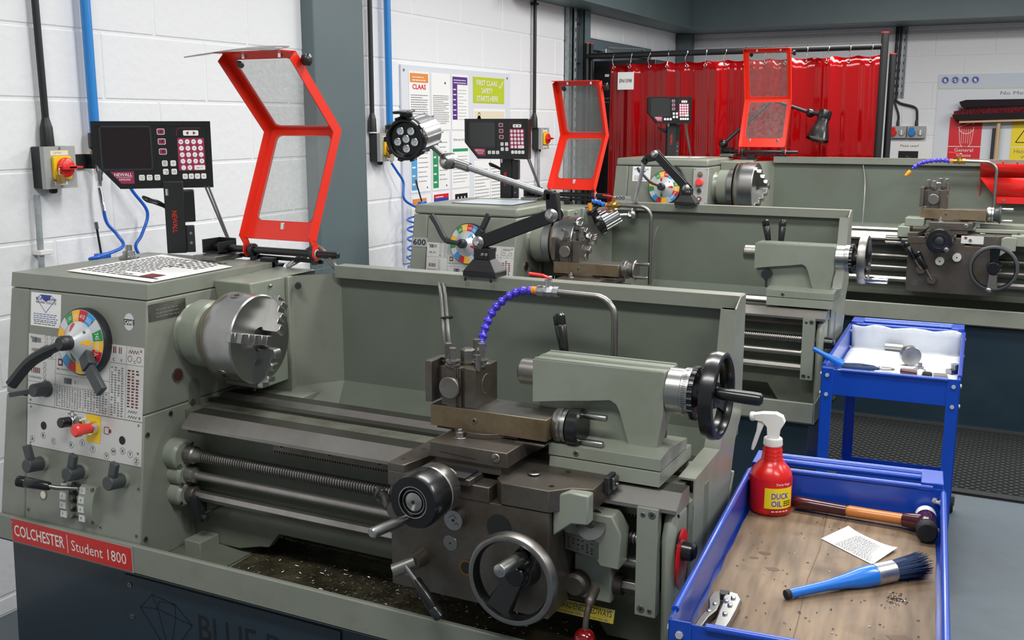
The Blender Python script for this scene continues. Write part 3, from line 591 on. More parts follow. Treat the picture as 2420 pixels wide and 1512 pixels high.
def spindle_dial(par, x, z, kind):
    f = HF(x, z); r = .079; o = f.o; n = f.n
    rot = MB(CHAR).lathe(o, n, [(0, r * .97), (.004, r), (.020, r), (.024, r * .97)], 48).build('dial_rim', par)
    mb = MB(DIALC['w']); mb.lathe(o, n, [(.021, r * .95), (.0245, r * .95), (.030, r * .60), (.030, .001)], 48, False, False)
    cols = 'wgyrbwgyrbwyrbwgyrb'; vals = ('', '130', '305', '410', '555', '', '745', '1000', '1340', '1800')
    def cone(a, rr, lift=.0): # point on the sloping ring
        tt = .0245 + (.0055) * (r * .95 - rr) / (r * .35) + lift; return o + n * tt + (f.ux * math.cos(a) + f.uy * math.sin(a)) * rr
    N_ = 17
    for i in range(N_):
        a0 = PI * .86 - 2 * PI * i / N_; a1 = a0 - 2 * PI / N_ * .97; mb.use(DIALC[cols[i]])
        vs = []; S = 4
        for k in range(S + 1):
            a = a0 + (a1 - a0) * k / S; vs += [cone(a, r * .62, .0006), cone(a, r * .94, .0006)]
        mb.add(vs, [(2 * k, 2 * k + 1, 2 * k + 3, 2 * k + 2) for k in range(S)])
        if i < len(vals) and vals[i]:
            am = (a0 + a1) / 2; mb.use(WHT if cols[i] != 'w' else INK); tv, tf, W, H = tmesh(vals[i]); sx = .018 / W; sy = .010 / H
            sx = min(.021, .0056 * len(vals[i])) / W; mb.add([cone(am - (a_ - W / 2) * sx / (r * .8), r * .70 + b * sy, .0011) for a_, b, c in tv], tf)
    for a in (.9, -.5): mb.use(STEELB); mb.lathe(cone(a, r * .8), n, [(0, .0035), (.002, .003)], 10)
    mb.build('speed_ring', par)
    mb = MB(DIALC['w']).lathe(o, n, [(.028, r * .60), (.031, r * .60), (.052, .020), (.056, .016)], 40)
    def ip(a, t_): # inner cone
        rr = r * .60 + (.020 - r * .60) * t_; return o + n * (.0312 + .021 * t_ + .0006) + (f.ux * math.cos(a) + f.uy * math.sin(a)) * rr
    for a, c in ((1.9, 'r'), (.05, 'y' if kind == 1 else 'r'), (-1.75, 'g')) if kind != 2 else ((1.0, 'b'), (-.3, 'r')):
        mb.use(DIALC[c]); w_ = .16; mb.add([ip(a - w_ * .5, .75), ip(a - w_, .18), ip(a, .02), ip(a + w_, .18), ip(a + w_ * .5, .75)], [(0, 1, 2, 3, 4)])
    mb.use(STEELB); mb.lathe(ip(.75, .3), n, [(0, .0035), (.003, .003)], 10)
    mb.build('cone_hub', par)
    mb = MB(CHAR).lathe(o + n * .052, n, [(0, .015), (.004, .0175), (.026, .0175), (.032, .013)], 24)
    if kind == 1:
        a = [o + n * .066 + f.ux * .0, o + n * .076 + f.ux * -.058 + f.uy * -.028, o + n * .085 + f.ux * -.098 + f.uy * -.056, o + n * .096 + f.ux * -.140 + f.uy * -.108]
        b = [o + n * .034 + f.ux * .030 + f.uy * -.026, o + n * .048 + f.ux * .058 + f.uy * -.052, o + n * .055 + f.ux * .108 + f.uy * -.102]
        wa, wb = .024, .026
    elif kind == 2:
        a = [o + n * .085, o + n * .085 + f.ux * -.06 + f.uy * .012, o + n * .09 + f.ux * -.10 + f.uy * .07, o + n * .09 + f.ux * -.125 + f.uy * .10]
        b = [o + n * .04 + f.ux * .05 + f.uy * .03, o + n * .05 + f.ux * .075 + f.uy * .06, o + n * .06 + f.ux * .105 + f.uy * .115]
        wa, wb = .02, .02
    else:
        a = [o + n * .085, o + n * .08 + f.ux * -.05 + f.uy * .02, o + n * .085 + f.ux * -.095 + f.uy * .062, o + n * .09 + f.ux * -.115 + f.uy * .085]
        b = [o + n * .02 + f.ux * .085 + f.uy * -.05, o + n * .03 + f.ux * .098 + f.uy * .03, o + n * .03 + f.ux * .07 + f.uy * .085, o + n * .03 + f.ux * .045 + f.uy * .088]
        wa, wb = .012, .018
    mb.tube(bez(a, 5), [wa * .45] * 4 + [wa * .6] * (len(bez(a, 5)) - 4), 8)
    mb.build('speed_knob', par)
    hb = MB(DKG if kind == 1 else CHAR); hb.bar(b[0], b[1], wb * 1.3, .020, n)
    for i in range(1, len(b) - 1): hb.bar(b[i], b[i + 1], wb * 1.1, .014, n)
    hb.build('range_lever', par, bevel=.003)
def chart(mb, x0, x1, z0, z1):
    """engraved threads and feeds plate between x0..x1, z0..z1 on the leaning face"""
    f = HF(x0, z0); W = x1 - x0; H = (z1 - z0) / .9926; f.slab(mb, 0, 0, W, H, PLATE, .0015); o = .0021
    for x in (.01, W - .008):
        for y in (.008, H - .008): f.disc(mb, x, y, .003, STEELB, o)
    L_ = lambda *p: f.line(mb, p, .0007, INKG, o)
    L_((.095, 0), (.095, H)); L_((.0, .115), (.095, .115)); L_((0, .055), (.095, .055)); L_((.095, .055), (.275, .055)); L_((.19, 0), (.19, .055)); L_((.275, 0), (.275, H)); L_((.327, 0), (.327, H)); L_((.275, .128), (W, .128)); L_((.095, .082), (.275, .082))
    f.rect(mb, .012, .150, .028, .163, INKG, o); f.marks(mb, .022, .150, .045, .163, 1, 6, INK, .5, .9, o + .0002); f.marks(mb, .012, .128, .04, .136, 1, 8, INKR, .5, .9, o)
    for i in range(4):
        for j in range(2): f.ring(mb, .062 + j * .02, .165 - i * .014, .0045, .0053, INKG, o, 14); f.ring(mb, .058, .10 - i * .012, .0042, .005, INKG, o, 14)
    f.text(mb, 'H', .058, .119, .006, INK, off=o); f.text(mb, 'L', .078, .119, .006, INK, off=o); f.text(mb, 'K', .058, .058, .006, INK, off=o)
    f.marks(mb, .012, .075, .045, .09, 1, 5, INKR, .6, .9, o); f.rect(mb, .104, .102, .119, .119, INKR, o); f.disc(mb, .1115, .1105, .005, PLATE, o + .0002); f.text(mb, 'SHELL TELLUS OIL 27', .099, .092, .0045, INK, wd=.05, off=o)
    f.rect(mb, .125, .061, .150, .075, INKG, o); f.marks(mb, .135, .061, .152, .075, 1, 5, INK, .5, .9, o + .0002); f.text(mb, 'C', .16, .064, .007, INK, off=o)
    f.marks(mb, .100, .003, .187, .053, 11, 10, INKG, .6, .5, o); f.marks(mb, .195, .003, .272, .053, 9, 8, INKG, .6, .5, o); f.marks(mb, .280, .003, .323, .120, 20, 4, INKG, .7, .5, o)
    f.marks(mb, .332, .028, .372, .118, 13, 3, INKR, .75, .5, o); f.text(mb, 'C', .284, .132, .007, INK, off=o); f.text(mb, 'V', .308, .132, .007, INK, off=o); f.text(mb, 'C', .350, .132, .007, INK, off=o)
    f.marks(mb, .285, .150, .315, .166, 1, 5, INKR, .6, .95, o); f.line(mb, [(.334 + i * .004, .158 + (.004 if i % 2 else -.004)) for i in range(9)], .0012, INKR, o)
    for x in (.338, .366): f.ring(mb, x, .142, .006, .007, INKR, o, 14)
    for y in (.02, .008): f.line(mb, [(.336 + i * .004, y + (.003 if i % 2 else -.003)) for i in range(8)], .001, INK, o)
    f.marks(mb, .006, .062, .05, .068, 1, 7, INKG, .6, .9, o)
def wheel_handle(mb, p0, d, L_, r, m=STEEL):
    mb.use(m); mb.lathe(p0, d, [(0, r * .75), (L_ * .12, r * .8), (L_ * .2, r), (L_ * .85, r * 1.05), (L_ * .97, r), (L_, r * .7)], 18)
def handwheel(par, name, c, ax, R, rim, hubd, m_rim, m_body, nsp=2, a0=0, handle=None, hm=STEEL, hL=.09):
    """c centre of rim plane; ax points to the operator; hub dished back by hubd"""
    c = V(c); ax, u, w_ = basis(ax); mb = MB(m_rim)
    mb.lathe(c, ax, [(-rim / 2, R - .012), (-rim / 2 + .002, R - .002), (0, R), (rim / 2 - .002, R - .003), (rim / 2, R - .008), (rim / 2 - .001, R - .013)], 56, False, False)
    mb.use(m_body); mb.lathe(c, ax, [(rim / 2 - .001, R - .012), (0, R - .017), (-rim / 2, R - .014), (-rim / 2, R - .011)], 56, False, False)
    mb.lathe(c - ax * hubd, ax, [(-.006, .02), (0, .026), (.018, .022), (.024, .016)], 28)
    for k in range(nsp):
        a = a0 + 2 * PI * k / nsp; d = u * math.cos(a) + w_ * math.sin(a); q = ax.cross(d)
        p0 = c - ax * (hubd - .008) + d * .012; p1 = c - ax * .001 + d * (R - .012); n_ = len(mb.v)
        mb.add([p0 - q * .014, p0 + q * .014, p1 + q * .020, p1 - q * .020, p0 - q * .014 + ax * .009, p0 + q * .014 + ax * .009, p1 + q * .020 + ax * .006, p1 - q * .020 + ax * .006],
               [(3, 2, 1, 0), (4, 5, 6, 7), (0, 1, 5, 4), (1, 2, 6, 5), (2, 3, 7, 6), (3, 0, 4, 7)])
    return mb
def lathe_machine(label, loc, scale, kind, L, cdx, tdx):
    t = thing('metalworking_lathe', label, 'lathe', loc, 0, None, scale)
    # stand ------------------------------------------------
    mb = MB(NAVY)
    mb.prism([(-.66, .432), (L - .02, .432), (L - .03, 0), (-.665, 0), (-.675, .15)], 'y', -.198, .20)
    mb.use(NAVYI).box((-.665, -.2, .428), (L, .2, .4345))
    f = Fr((-.27, -.1985, 0), (1, 0, 0), (0, 0, 1))
    mb.use(NAVY); f.slab(mb, 0, .02, .62, .418, NAVY, .0035)
    if kind == 1:
        for y in (.395, .315): screw(mb, f, .016, y, .006, .006)
        d = [(.045, .345), (.085, .385), (.155, .375), (.205, .335), (.13, .24), (.045, .345)]
        f.line(mb, d, .0028, NAVYI, .004); f.line(mb, [(.045, .345), (.10, .352), (.205, .335)], .0022, NAVYI, .004); f.line(mb, [(.085, .385), (.10, .352), (.13, .24)], .0022, NAVYI, .004); f.line(mb, [(.155, .375), (.155, .343), (.13, .24)], .0022, NAVYI, .004); f.line(mb, [(.10, .352), (.105, .372), (.155, .375)], .0022, NAVYI, .004)
        f.text(mb, 'BLUE DIAMOND', .225, .305, .062, NAVYI, off=.004, wd=.56); 0
        f.text(mb, 'MACHINE TOOLS', .225, .245, .050, CYAN, off=.0041, wd=.50)
    mb.build('stand', t, bevel=.002)
    # chip tray -------------------------------------------
    R_ = L - .005; mb = MB(GREEN)
    mb.prism([(-.722 if kind < 3 else -.70, .438), (R_, .438), (R_, .510), (-.205, .510), (-.70, .505)], 'y', -.225, -.212)
    mb.prism([(-.225, .438), (.16, .438), (.16, .446), (-.225, .446)], 'x', -.70, R_)
    mb.use(CAST); mb.box((-.2, -.213, .44), (-.115, .16, .46)); mb.add([(-.115, -.213, .46), (-.115, .16, .46), (-.035, .16, .449), (-.035, -.213, .449)], [(0, 3, 2, 1)])
    mb.use(GREEN); mb.prism([(.15, .44), (.30, .72), (.31, .72), (.165, .44)], 'x', -.2, R_)
    mb.build('chip_tray', t, bevel=.003)
    # headstock -------------------------------------------
    x0, x1 = -.65, -.2
    mb = MB(GREEN); mb.prism([(fz(.806), .806), (fz(1.066), 1.066), (.304, 1.066), (.304, .806)], 'x', x0 + .062, x1); mb.build('headstock', t, bevel=.004)
    zb = .457; mb = MB(GREEN)
    for za_, zc_ in ((zb, .8045), (.8065, 1.066)):
        xl = lambda z: x0 - .002 - .045 * (1.066 - z)
        mb.add([(xl(za_), fz(za_), za_), (x0 + .0605, fz(za_), za_), (x0 + .0605, .304, za_), (xl(za_), .304, za_), (xl(zc_), fz(zc_), zc_), (x0 + .0605, fz(zc_), zc_), (x0 + .0605, .304, zc_), (xl(zc_), .304, zc_)], [(0, 3, 2, 1), (4, 5, 6, 7), (0, 1, 5, 4), (1, 2, 6, 5), (2, 3, 7, 6), (3, 0, 4, 7)])
    mb.build('end_cover', t, bevel=.004)
    mb = MB(GREEN); mb.prism([(fz(zb), zb), (fz(.8052), .8052), (.20, .8052), (.20, zb)], 'x', x0 + .0615, x1); mb.build('gearbox', t, bevel=.003)
    mb = MB(GREEN); mb.prism([(fz(1.068) - .0005, 1.068), (fz(1.103) + .001, 1.103), (.300, 1.103), (.306, 1.068)], 'x', x0 - .001, x1 + .001)
    if kind == 1: mb.box((x0 + .12, -.02, 1.1025), (x1 - .04, .27, 1.1045))
    mb.build('headstock_lid', t, bevel=.014 if kind == 1 else .008)
    # front spindle boss and flange
    mb = MB(GREENL).lathe((x1, 0, .97), (1, 0, 0), [(0, .070), (.006, .064), (.022, .062), (.024, .080), (.066, .080), (.072, .074), (.072, .06), (.09, .058)], 48)
    mb.build('spindle_flange', t)
    mb = MB(GREENL); mb.prism([(.09, .82), (.20, .82), (.20, 1.085), (.07, 1.085), (.085, 1.0)], 'x', -.2, -.085); mb.prism([(.2, .74), (.31, .74), (.31, 1.09), (.2, 1.085)], 'x', -.2, -.075); mb.box((-.2, .135, .70), (-.02, .31, .79))
    mb.use(STEELB); mb.cyl((-.085, .14, 1.07), (-.078, .14, 1.07), .005, seg=10); mb.build('rear_casting', t, bevel=.004)
    # fittings on the right face
    F = Fr((x1, 0, 0), (0, 1, 0), (0, 0, 1))
    if kind != 3:
        mb = MB(STEELB); F.slab(mb, -.142, 1.018, -.027, 1.057, STEELB, .0015); F.disc(mb, -.139, 1.032, .0025, STEEL, .002); F.disc(mb, -.030, 1.045, .0025, STEEL, .002); F.lines(mb, -.12, 1.025, -.05, 1.05, 3, INKG, off=.0018, hh=.2); mb.build('maker_plate', t)
        mb = MB(BRASSD); F.cyl(mb, -.067, .878, .0165, .004, STEELB); F.cyl(mb, -.067, .878, .013, .0045, mat('oil_glass', (70, 32, 24), .1)); mb.build('oil_sight', t)
        mb = MB(CAST); F.poly(mb, arc((-.015, .84), .018, 0, PI, 6) + [(-.036, .80), (.004, .79)], INK if 0 else CAST, .0008); F.cyl(mb, -.024, .802, .008, .004, STEELB); F.line(mb, arc((-.015, .84), .0185, 0, PI, 6) + [(-.036, .80)], .002, INKG, .001); mb.build('inspection_recess', t)
        mb = MB(STEELB); [screw(mb, F, y, z, .006, .003) for y, z in ((-.096, .792), (-.17, .76), (-.112, .65), (-.197, .517))]; mb.build('cap_screws', t)
    # headstock front controls
    if kind in (1, 2):
        mb = MB(PLATE); chart(mb, -.584, -.204, .791, .9595); mb.build('feed_chart', t, smooth=False)
    if kind == 1:
        mb = MB(PLATE); f = HF(-.584, .688); f.slab(mb, 0, 0, .380, .1015, PLATE, .0015); o = .0021
        for x, y in ((.012, .006), (.012, .095), (.37, .095), (.37, .03)): f.disc(mb, x, y, .003, STEELB, o)
        for s, x, z in (('A', -.565, .705), ('B', -.527, .718), ('C', -.491, .709), ('R', -.430, .708), ('S', -.394, .718), ('T', -.358, .708), ('V', -.313, .699), ('W', -.291, .712), ('X', -.262, .717), ('Y', -.238, .713), ('Z', -.218, .700)):
            X, Y = x + .584, (z - .688) / .9926; f.ring(mb, X, Y, .0075, .0083, INKG, o, 16); f.text(mb, s, X, Y - .004, .008, INK, off=o, center=True, bold=.01)
        f.disc(mb, .058, .054, .010, INK, o); f.disc(mb, .320, .054, .010, INK, o); f.rect(mb, .204, .036, .250, .1015, YEL, o)
        f.ring(mb, .155, .094, .006, .0075, INK, o, 14); f.line(mb, [(.14, .094), (.147, .094)], .002, INK, o); f.line(mb, [(.163, .094), (.170, .094)], .002, INK, o); f.line(mb, [(.262, .062), (.262, .078), (.277, .078), (.277, .062), (.262, .062)], .0014, INKR, o); f.rect(mb, .277, .066, .284, .074, INKR, o)
        mb.build('switch_plate', t, smooth=False)
        f = HF(-.429, .765); mb = MB(BLK); f.cyl(mb, 0, 0, .0145, .012, CHROME); mb.use(BLK)
        mb.tube([f.p(0, 0, .012), f.p(0, 0, .036)], .0125, 10); mb.build('selector_knob', t, bevel=.002)
        f = HF(-.397, .768); mb = MB(STEELB); f.cyl(mb, 0, 0, .013, .012, CHROME); f.cyl(mb, 0, 0, .009, .018, STEELB); mb.build('start_button', t)
        f = HF(-.354, .760); mb = MB(CHROME); f.cyl(mb, 0, 0, .016, .018, CHROME); mb.use(REDG); mb.lathe(f.p(0, 0, .018), f.n, [(0, .0125), (.022, .0125), (.026, .0155), (.038, .0155), (.042, .012)], 20); mb.build('emergency_stop_knob', t)
        mb = MB(PAPER); f = HF(-.579, .980); f.slab(mb, 0, 0, .103, .0805, PAPER, .0008); o = .0013
        f.line(mb, [(.02, .066), (.052, .034), (.084, .066), (.07, .076), (.034, .076), (.02, .066)], .0012, INKB, o); f.poly(mb, [(.034, .076), (.07, .076), (.066, .068), (.052, .06), (.038, .068)], INKB, o)
        f.text(mb, 'BLUE DIAMOND', .018, .0635, .0065, INKB, wd=.07, off=.0016, bold=.01); f.text(mb, 'MACHINE TOOLS LTD', .018, .0555, .0055, INK, wd=.07, off=.0016); f.lines(mb, .01, .014, .095, .034, 4, INKB, hh=.3, off=o, word=.01); f.lines(mb, .012, .005, .09, .015, 2, INK, hh=.3, off=o, word=.01); mb.build('dealer_sticker', t, smooth=False)
        mb = MB(DIALC['w']); f = HF(-.253, 1.015); f.disc(mb, 0, .0, .016, DIALC['w'], .0007, ry=.020); f.rect(mb, -.0155, -.007, .0155, .006, INK, .001); f.text(mb, 'GAME', -.014, -.006, .010, PAPER, wd=.028, off=.0013, bold=.01); mb.build('round_sticker', t, smooth=False)
        # small lever left
        f = HF(-.517, .832); mb = MB(DKG); f.cyl(mb, 0, 0, .020, .008, DKG); f.cyl(mb, 0, 0, .0185, .042, DKG, r2=.0155); mb.bar(f.p(-.012, -.004, .036), f.p(-.072, -.018, .048), .012, .008, (0, -1, 0)); mb.build('feed_direction_lever', t, bevel=.0015)
        for x in (-.525, -.389, -.256):
            f = HF(x, .651); mb = MB(GREENL); f.cyl(mb, 0, 0, .019, .010, GREENL); mb.build('lever_boss', t)
            mb = MB(DKG); f.cyl(mb, 0, 0, .0175, .050, DKG, b=.010, r2=.0165); dx = {-.525: -.012, -.389: .012, -.256: .012}[x]; mb.bar(f.p(0, .006, .036), f.p(dx, .048, .040), .021, .012, f.n); mb.build('selector_lever', t, bevel=.002)
        # quadrant with tumbler lever
        f = HF(-.446, .533); mb = MB(GREENL)
        pr = [(0, 0)] + [(.010 + .012 * math.sin(PI * i / 8), .09 * i / 8) for i in range(9)] + [(0, .09)]
        def quad(xa, xb):
            vs = [f.p(xa, b, a) for a, b in pr] + [f.p(xb, b, a) for a, b in pr]; n = len(pr); mb.add(vs, [tuple(range(n)), tuple(range(2 * n - 1, n - 1, -1))] + [(i, n + i, n + (i + 1) % n, (i + 1) % n) for i in range(n)])
        quad(.0, .030); quad(.062, .112); mb.use(DKG); f.slab(mb, .030, .004, .062, .086, DKG, .004)
        for i in range(4): mb.use(CAST); f.cyl(mb, .034, .012 + i * .021, .007, .016, CAST, seg=10); f.cyl(mb, .060, .020 + i * .019, .006, .017, CAST, seg=10)
        for i in range(4):
            y = .012 + i * .022; a = .0225 - abs(i - 1.5) * .003; f.slab(mb, .004, y - .008, .024, y + .008, PLATE, a + .001, a - .003); f.text(mb, '8642'[3 - i] if 0 else '1357'[3 - i], .010, y - .003, .006, INK, off=a + .0014); f.slab(mb, .066, y - .008, .084, y + .008, PLATE, a + .001, a - .003); f.text(mb, '8642'[i], .072, y - .003, .006, INK, off=a + .0014)
        for x, y in ((.008, .086), (.104, .084), (.104, .006), (.008, .004)): screw(mb, f, x, y, .004, .018)
        mb.build('gear_quadrant', t, bevel=.001)
        mb = MB(STEELB); p = [f.p(.062, .082, .022), f.p(.05, .085, .04), f.p(.028, .088, .062)]; mb.tube(bez([p[0], p[1], f.p(.035, .086, .055), f.p(.018, .09, .068)], 5), .0055, 10); grip(mb, f.p(.022, .089, .065), f.p(-.058, .095, .092), .0105, .013); mb.build('tumbler_lever', t)
        f = HF(-.525, .573); mb = MB(STEELB); f.ring(mb, 0, 0, .010, .013, STEELB, .002); f.disc(mb, 0, 0, .010, IVORY, .001); mb.build('oil_sight', t)
        mb = MB(STEELB); [screw(mb, HF(x, z), 0, 0, .005, .001) for x, z in ((-.577, .527), (-.33, .526), (-.213, .526), (-.211, .636))]; mb.build('panel_screws', t)
        # nameplate on the tray
        f = Fr((-.622, -.2255, .443), (1, 0, 0), (0, 0, 1)); mb = MB(REDL); mb.use(STEELB); f.slab(mb, 0, 0, .410, .062, GREYB, .0015); f.slab(mb, .003, .003, .407, .060, REDL, .003); o = .0035
        f.text(mb, 'COLCHESTER', .012, .017, .030, WHT, wd=.176, off=o, bold=.012); f.line(mb, [(.199, .008), (.199, .055)], .002, WHT, o); f.text(mb, 'Student 1800', .212, .017, .027, WHT, wd=.180, off=o)
        f.disc(mb, .008, .052, .003, STEELB, o); f.disc(mb, .400, .010, .003, STEELB, o); mb.build('nameplate', t, smooth=False)
    if kind == 2:
        mb = MB(PLATE); f = HF(-.655, .940); f.slab(mb, 0, 0, .071, .036, GREYB, .0015); f.text(mb, '600', .006, .006, .024, INK, wd=.058, off=.002, bold=.02); mb.build('number_plate', t, smooth=False)
    if kind == 3:
        mb = MB(PLATE); f = HF(-.60, .862); f.slab(mb, 0, 0, .4, .034, PLATE, .0015); f.line(mb, [(.1, 0), (.1, .034)], .001, INKG, .002); f.line(mb, [(.2, 0), (.2, .034)], .001, INKG, .002); f.marks(mb, .30, .008, .33, .026, 1, 5, INKR, .6, .9, .002); f.marks(mb, .35, .008, .38, .026, 1, 5, INKR, .6, .9, .002); mb.build('label_strip', t, smooth=False)
        mb = MB(PLATE); f = HF(-.65, .900); f.slab(mb, 0, 0, .085, .024, GREYB, .0015); f.text(mb, '600', .004, .004, .017, INK, wd=.05, off=.002, bold=.02); f.lines(mb, .058, .006, .08, .012, 1, INK, word=.01, off=.002); mb.build('number_plate', t, smooth=False)
        mb = MB(PAPER); f = HF(-.565, .995); f.slab(mb, 0, 0, .09, .07, PAPER, .001); f.poly(mb, [(.02, .05), (.07, .05), (.045, .03)], INKB, .0015); f.text(mb, 'BLUE DIAMOND', .01, .053, .007, INKB, wd=.07, off=.002); f.lines(mb, .01, .008, .08, .03, 4, INKG, hh=.3, off=.0015, word=.01); mb.build('dealer_sticker', t, smooth=False)
        mb = MB(STEELB); HF(-.32, 1.03).cyl(mb, 0, 0, .010, .006, CHAR); mb.build('sight_glass', t)
        f = HF(-.262, .895); mb = MB(PLATE); f.slab(mb, 0, 0, .070, .168, GREYB, .012); [f.disc(mb, x, y, .002, INK, .0125) for x in (.006, .064) for y in (.006, .162)]; mb.build('button_panel', t, bevel=.001)
        mb = MB(CHROME); f.cyl(mb, .035, .14, .012, .022, CHROME, b=.012); f.cyl(mb, .035, .14, .007, .026, BRASS); mb.build('indicator_lamp', t)
        mb = MB(RED); f.cyl(mb, .035, .102, .016, .040, REDG, b=.012); mb.build('emergency_stop_knob', t, bevel=.002)
        mb = MB(CHROME); f.cyl(mb, .035, .064, .011, .020, CHROME, b=.012); f.cyl(mb, .035, .064, .008, .024, CHAR); mb.build('start_button', t)
        mb = MB(RED); f.cyl(mb, .035, .026, .011, .018, INKR, b=.012); f.ring(mb, .035, .026, .002, .005, WHT, .0185, 12); mb.build('stop_button', t)
    spindle_dial(t, {1: -.381, 2: -.392, 3: -.395}[kind], {1: .959, 2: .962, 3: .968}[kind], kind)
    # chuck -------------------------------------------------
    ck = MB(STEEL); RR = {1: .104, 2: .098, 3: .116}[kind]; xo = -.088
    if kind != 1: ck.lathe((-.128, 0, .97), (1, 0, 0), [(0, .084), (.002, .088), (.03, .088), (.032, RR - .004)], 48, True, False)
    ck.lathe((0, 0, .97), (1, 0, 0), [(xo, .07), (xo, RR - .003), (xo + .004, RR), (xo + .03, RR), (-.003, RR), (0, RR - .003), (0, .029), (-.006, .027), (-.07, .027)], 72, False, False)
    ck.use(RUSTY); ck.lathe((xo, 0, .97), (1, 0, 0), [(.002, RR - .0008), (.004, RR + .0003), (.008, RR + .0003), (.0085, RR - .001)], 72, False, False); ck.use(INK)
    for a in (1.75, -.75, 3.9, -2.3):
        d = V((0, math.cos(a), math.sin(a))); c = V((-.048, 0, .97)) + d * (RR - .0015); ck.use(STEELB); ck.lathe(c, d, [(0, .016), (.002, .016)], 20); ck.use(INK); ck.lathe(c, d, [(.001, .008), (.0025, .008)], 4)
    ck.use(STEEL); a = -1.9; c = V((.0, .055 * math.cos(a), .97 + .055 * math.sin(a))); ck.use(STEELB); ck.lathe(c, (1, 0, 0), [(0, .008), (.0008, .008)], 20)
    chuck = ck.build('chuck', t)
    for a in (167, 52, 270):
        a = math.radians(a + (0 if kind == 1 else -42)); d = V((0, math.cos(a), math.sin(a))); q = V((0, -math.sin(a), math.cos(a)))
        o = V((0, 0, .97)); j = MB(STEEL); pr = [(.018, -.006), (.018, .046), (.024, .050), (.038, .050), (.040, .036), (.052, .036), (.055, .040), (.068, .040), (.070, .024), (.084, .024), (.087, .028), (.098, .028), (.100, .010), (.112, .010), (.112, -.006)]
        pts = [(r, x) for r, x in pr]; n = len(pts)
        vs = [o + d * r + q * s_ + V((x, 0, 0)) for s_ in (-.0115, .0115) for r, x in pts]
        j.add(vs, [tuple(range(n - 1, -1, -1)), tuple(range(n, 2 * n))] + [(i, (i + 1) % n, n + (i + 1) % n, n + i) for i in range(n)])
        j.build('jaw', chuck, bevel=.0012)
    # bed ---------------------------------------------------
    bx0 = -.2 if kind != 1 else -.17
    mb = MB(WAY); mb.prism([(-.044, .80), (-.088, .80), (-.120, .776), (-.120, .769), (-.112, .766), (-.05, .766), (-.044, .77)], 'x', -.142, L); mb.use(WAYD); mb.box((-.1418, -.087, .7995), (L - .0005, -.0445, .8004)); mb.build('front_way', t, smooth=False)  # thin strip paints the dark reflection along the flat top
    mb = MB(WAY); mb.prism([(.030, .784), (.056, .784), (.086, .803), (.092, .800), (.130, .800), (.130, .77), (.030, .755)], 'x', -.2, L - .015); mb.use(WAYD); mb.box((-.2, .0935, .7995), (L - .016, .1295, .8004)); mb.box((-.2, .0305, .7835), (L - .016, .0555, .7972)); mb.build('rear_way', t, smooth=False)  # both flats carry strips with the dark reflection painted in
    mb = MB(CAST)
    bot = [(-.2, .46), (-.06, .46), (.002, .476), (.03, .480), (.062, .519), (L - .20, .519), (L - .16, .46), (L, .46)]
    mb.prism(bot + [(L, .766), (-.2, .766)], 'y', -.040, -.018); mb.prism(bot + [(L, .77), (-.2, .77)], 'y', .06, .09)
    mb.use(GRIM); mb.box((-.2, -.05, .745), (L - .02, .035, .790)); mb.use(CAST); 
    for i in range(5): x = -.15 + i * (L + .1) / 5; mb.box((x, -.02, .55), (x + .02, .06, .765))
    mb.use(GREENL); mb.box((-.172, -.105, .455), (-.122, -.04, .487)); mb.build('bed', t, bevel=.002)
    mb = MB(APR); n = int((L - .25) / .0047); xs = .1; pts = [(xs, .745), (xs, .766), (L - .06, .766), (L - .06, .745)]
    x = L - .06
    while x > xs: pts += [(x - .0012, .745), (x - .0022, .7395), (x - .0034, .7395), (x - .0044, .745)]; x -= .0066
    mb.prism(pts, 'y', -.092, -.040); f = Fr((0, -.092, 0), (1, 0, 0), (0, 0, 1))
    for i in range(int(L / .13)): f.cyl(mb, .125 + i * .13, .757, .0045, .0012, INK, seg=12); f.ring(mb, .125 + i * .13, .757, .0045, .0058, STEELB, .001, 14)
    mb.build('rack', t, smooth=False)
    # foot end / tailstock end casting
    mb = MB(GREENL); mb.prism([(-.12, .72), (-.10, .765), (.10, .765), (.13, .60), (.13, .45), (-.10, .45), (-.11, .50)], 'x', L - .03, L - .004)
    mb.build('bed_end', t, bevel=.012)
    bxx = L - .072
    mb = MB(GREENL); mb.box((bxx, -.128, .565), (bxx + .040, -.105, .775)); f = Fr((0, -.128, 0), (1, 0, 0), (0, 0, 1)); [screw(mb, f, x, z, r, .001) for x, z, r in ((bxx + .012, .762, .005), (bxx + .029, .764, .0075), (bxx + .012, .578, .0075), (bxx + .029, .577, .005))]
    mb.box((bxx + .004, -.105, .60), (bxx + .036, -.04, .76)); mb.build('screw_bracket', t, bevel=.0025)
    # rods
    y0 = -.085
    bs = MB(GREENL)
    for z, r in ((.695, .036), (.646, .026), (.597, .029)): bs.lathe((-.2, y0 - .008, z), (1, 0, 0), [(0, r), (.030, r), (.036, r - .006)], 28)
    bs.use(STEELB)
    for dy, dz in ((.022, .022), (-.02, -.022), (.02, -.06), (-.018, -.068), (-.024, -.112)): bs.cyl((-.166, y0 - .008 + dy, .695 + dz), (-.160, y0 - .008 + dy, .695 + dz), .0045, seg=10)
    bs.build('rod_bearing_bosses', t)
    mb = MB(STEELB); prof = [(0, .021), (.022, .021), (.026, .0175), (.030, .0175), (.045, .0135)]; xx = .047
    while xx < bxx + .155: prof += [(xx, .0142), (xx + .0026, .0142), (xx + .0036, .0112), (xx + .0058, .0112)]; xx += .0068
    mb.lathe((-.162, y0, .695), (1, 0, 0), prof, 22); 
    mb.use(BLK).lathe((bxx + .04, y0, .69), (1, 0, 0), [(0, .026), (.008, .026), (.012, .021), (.055, .018), (.06, .012)], 24); mb.build('lead_screw', t)
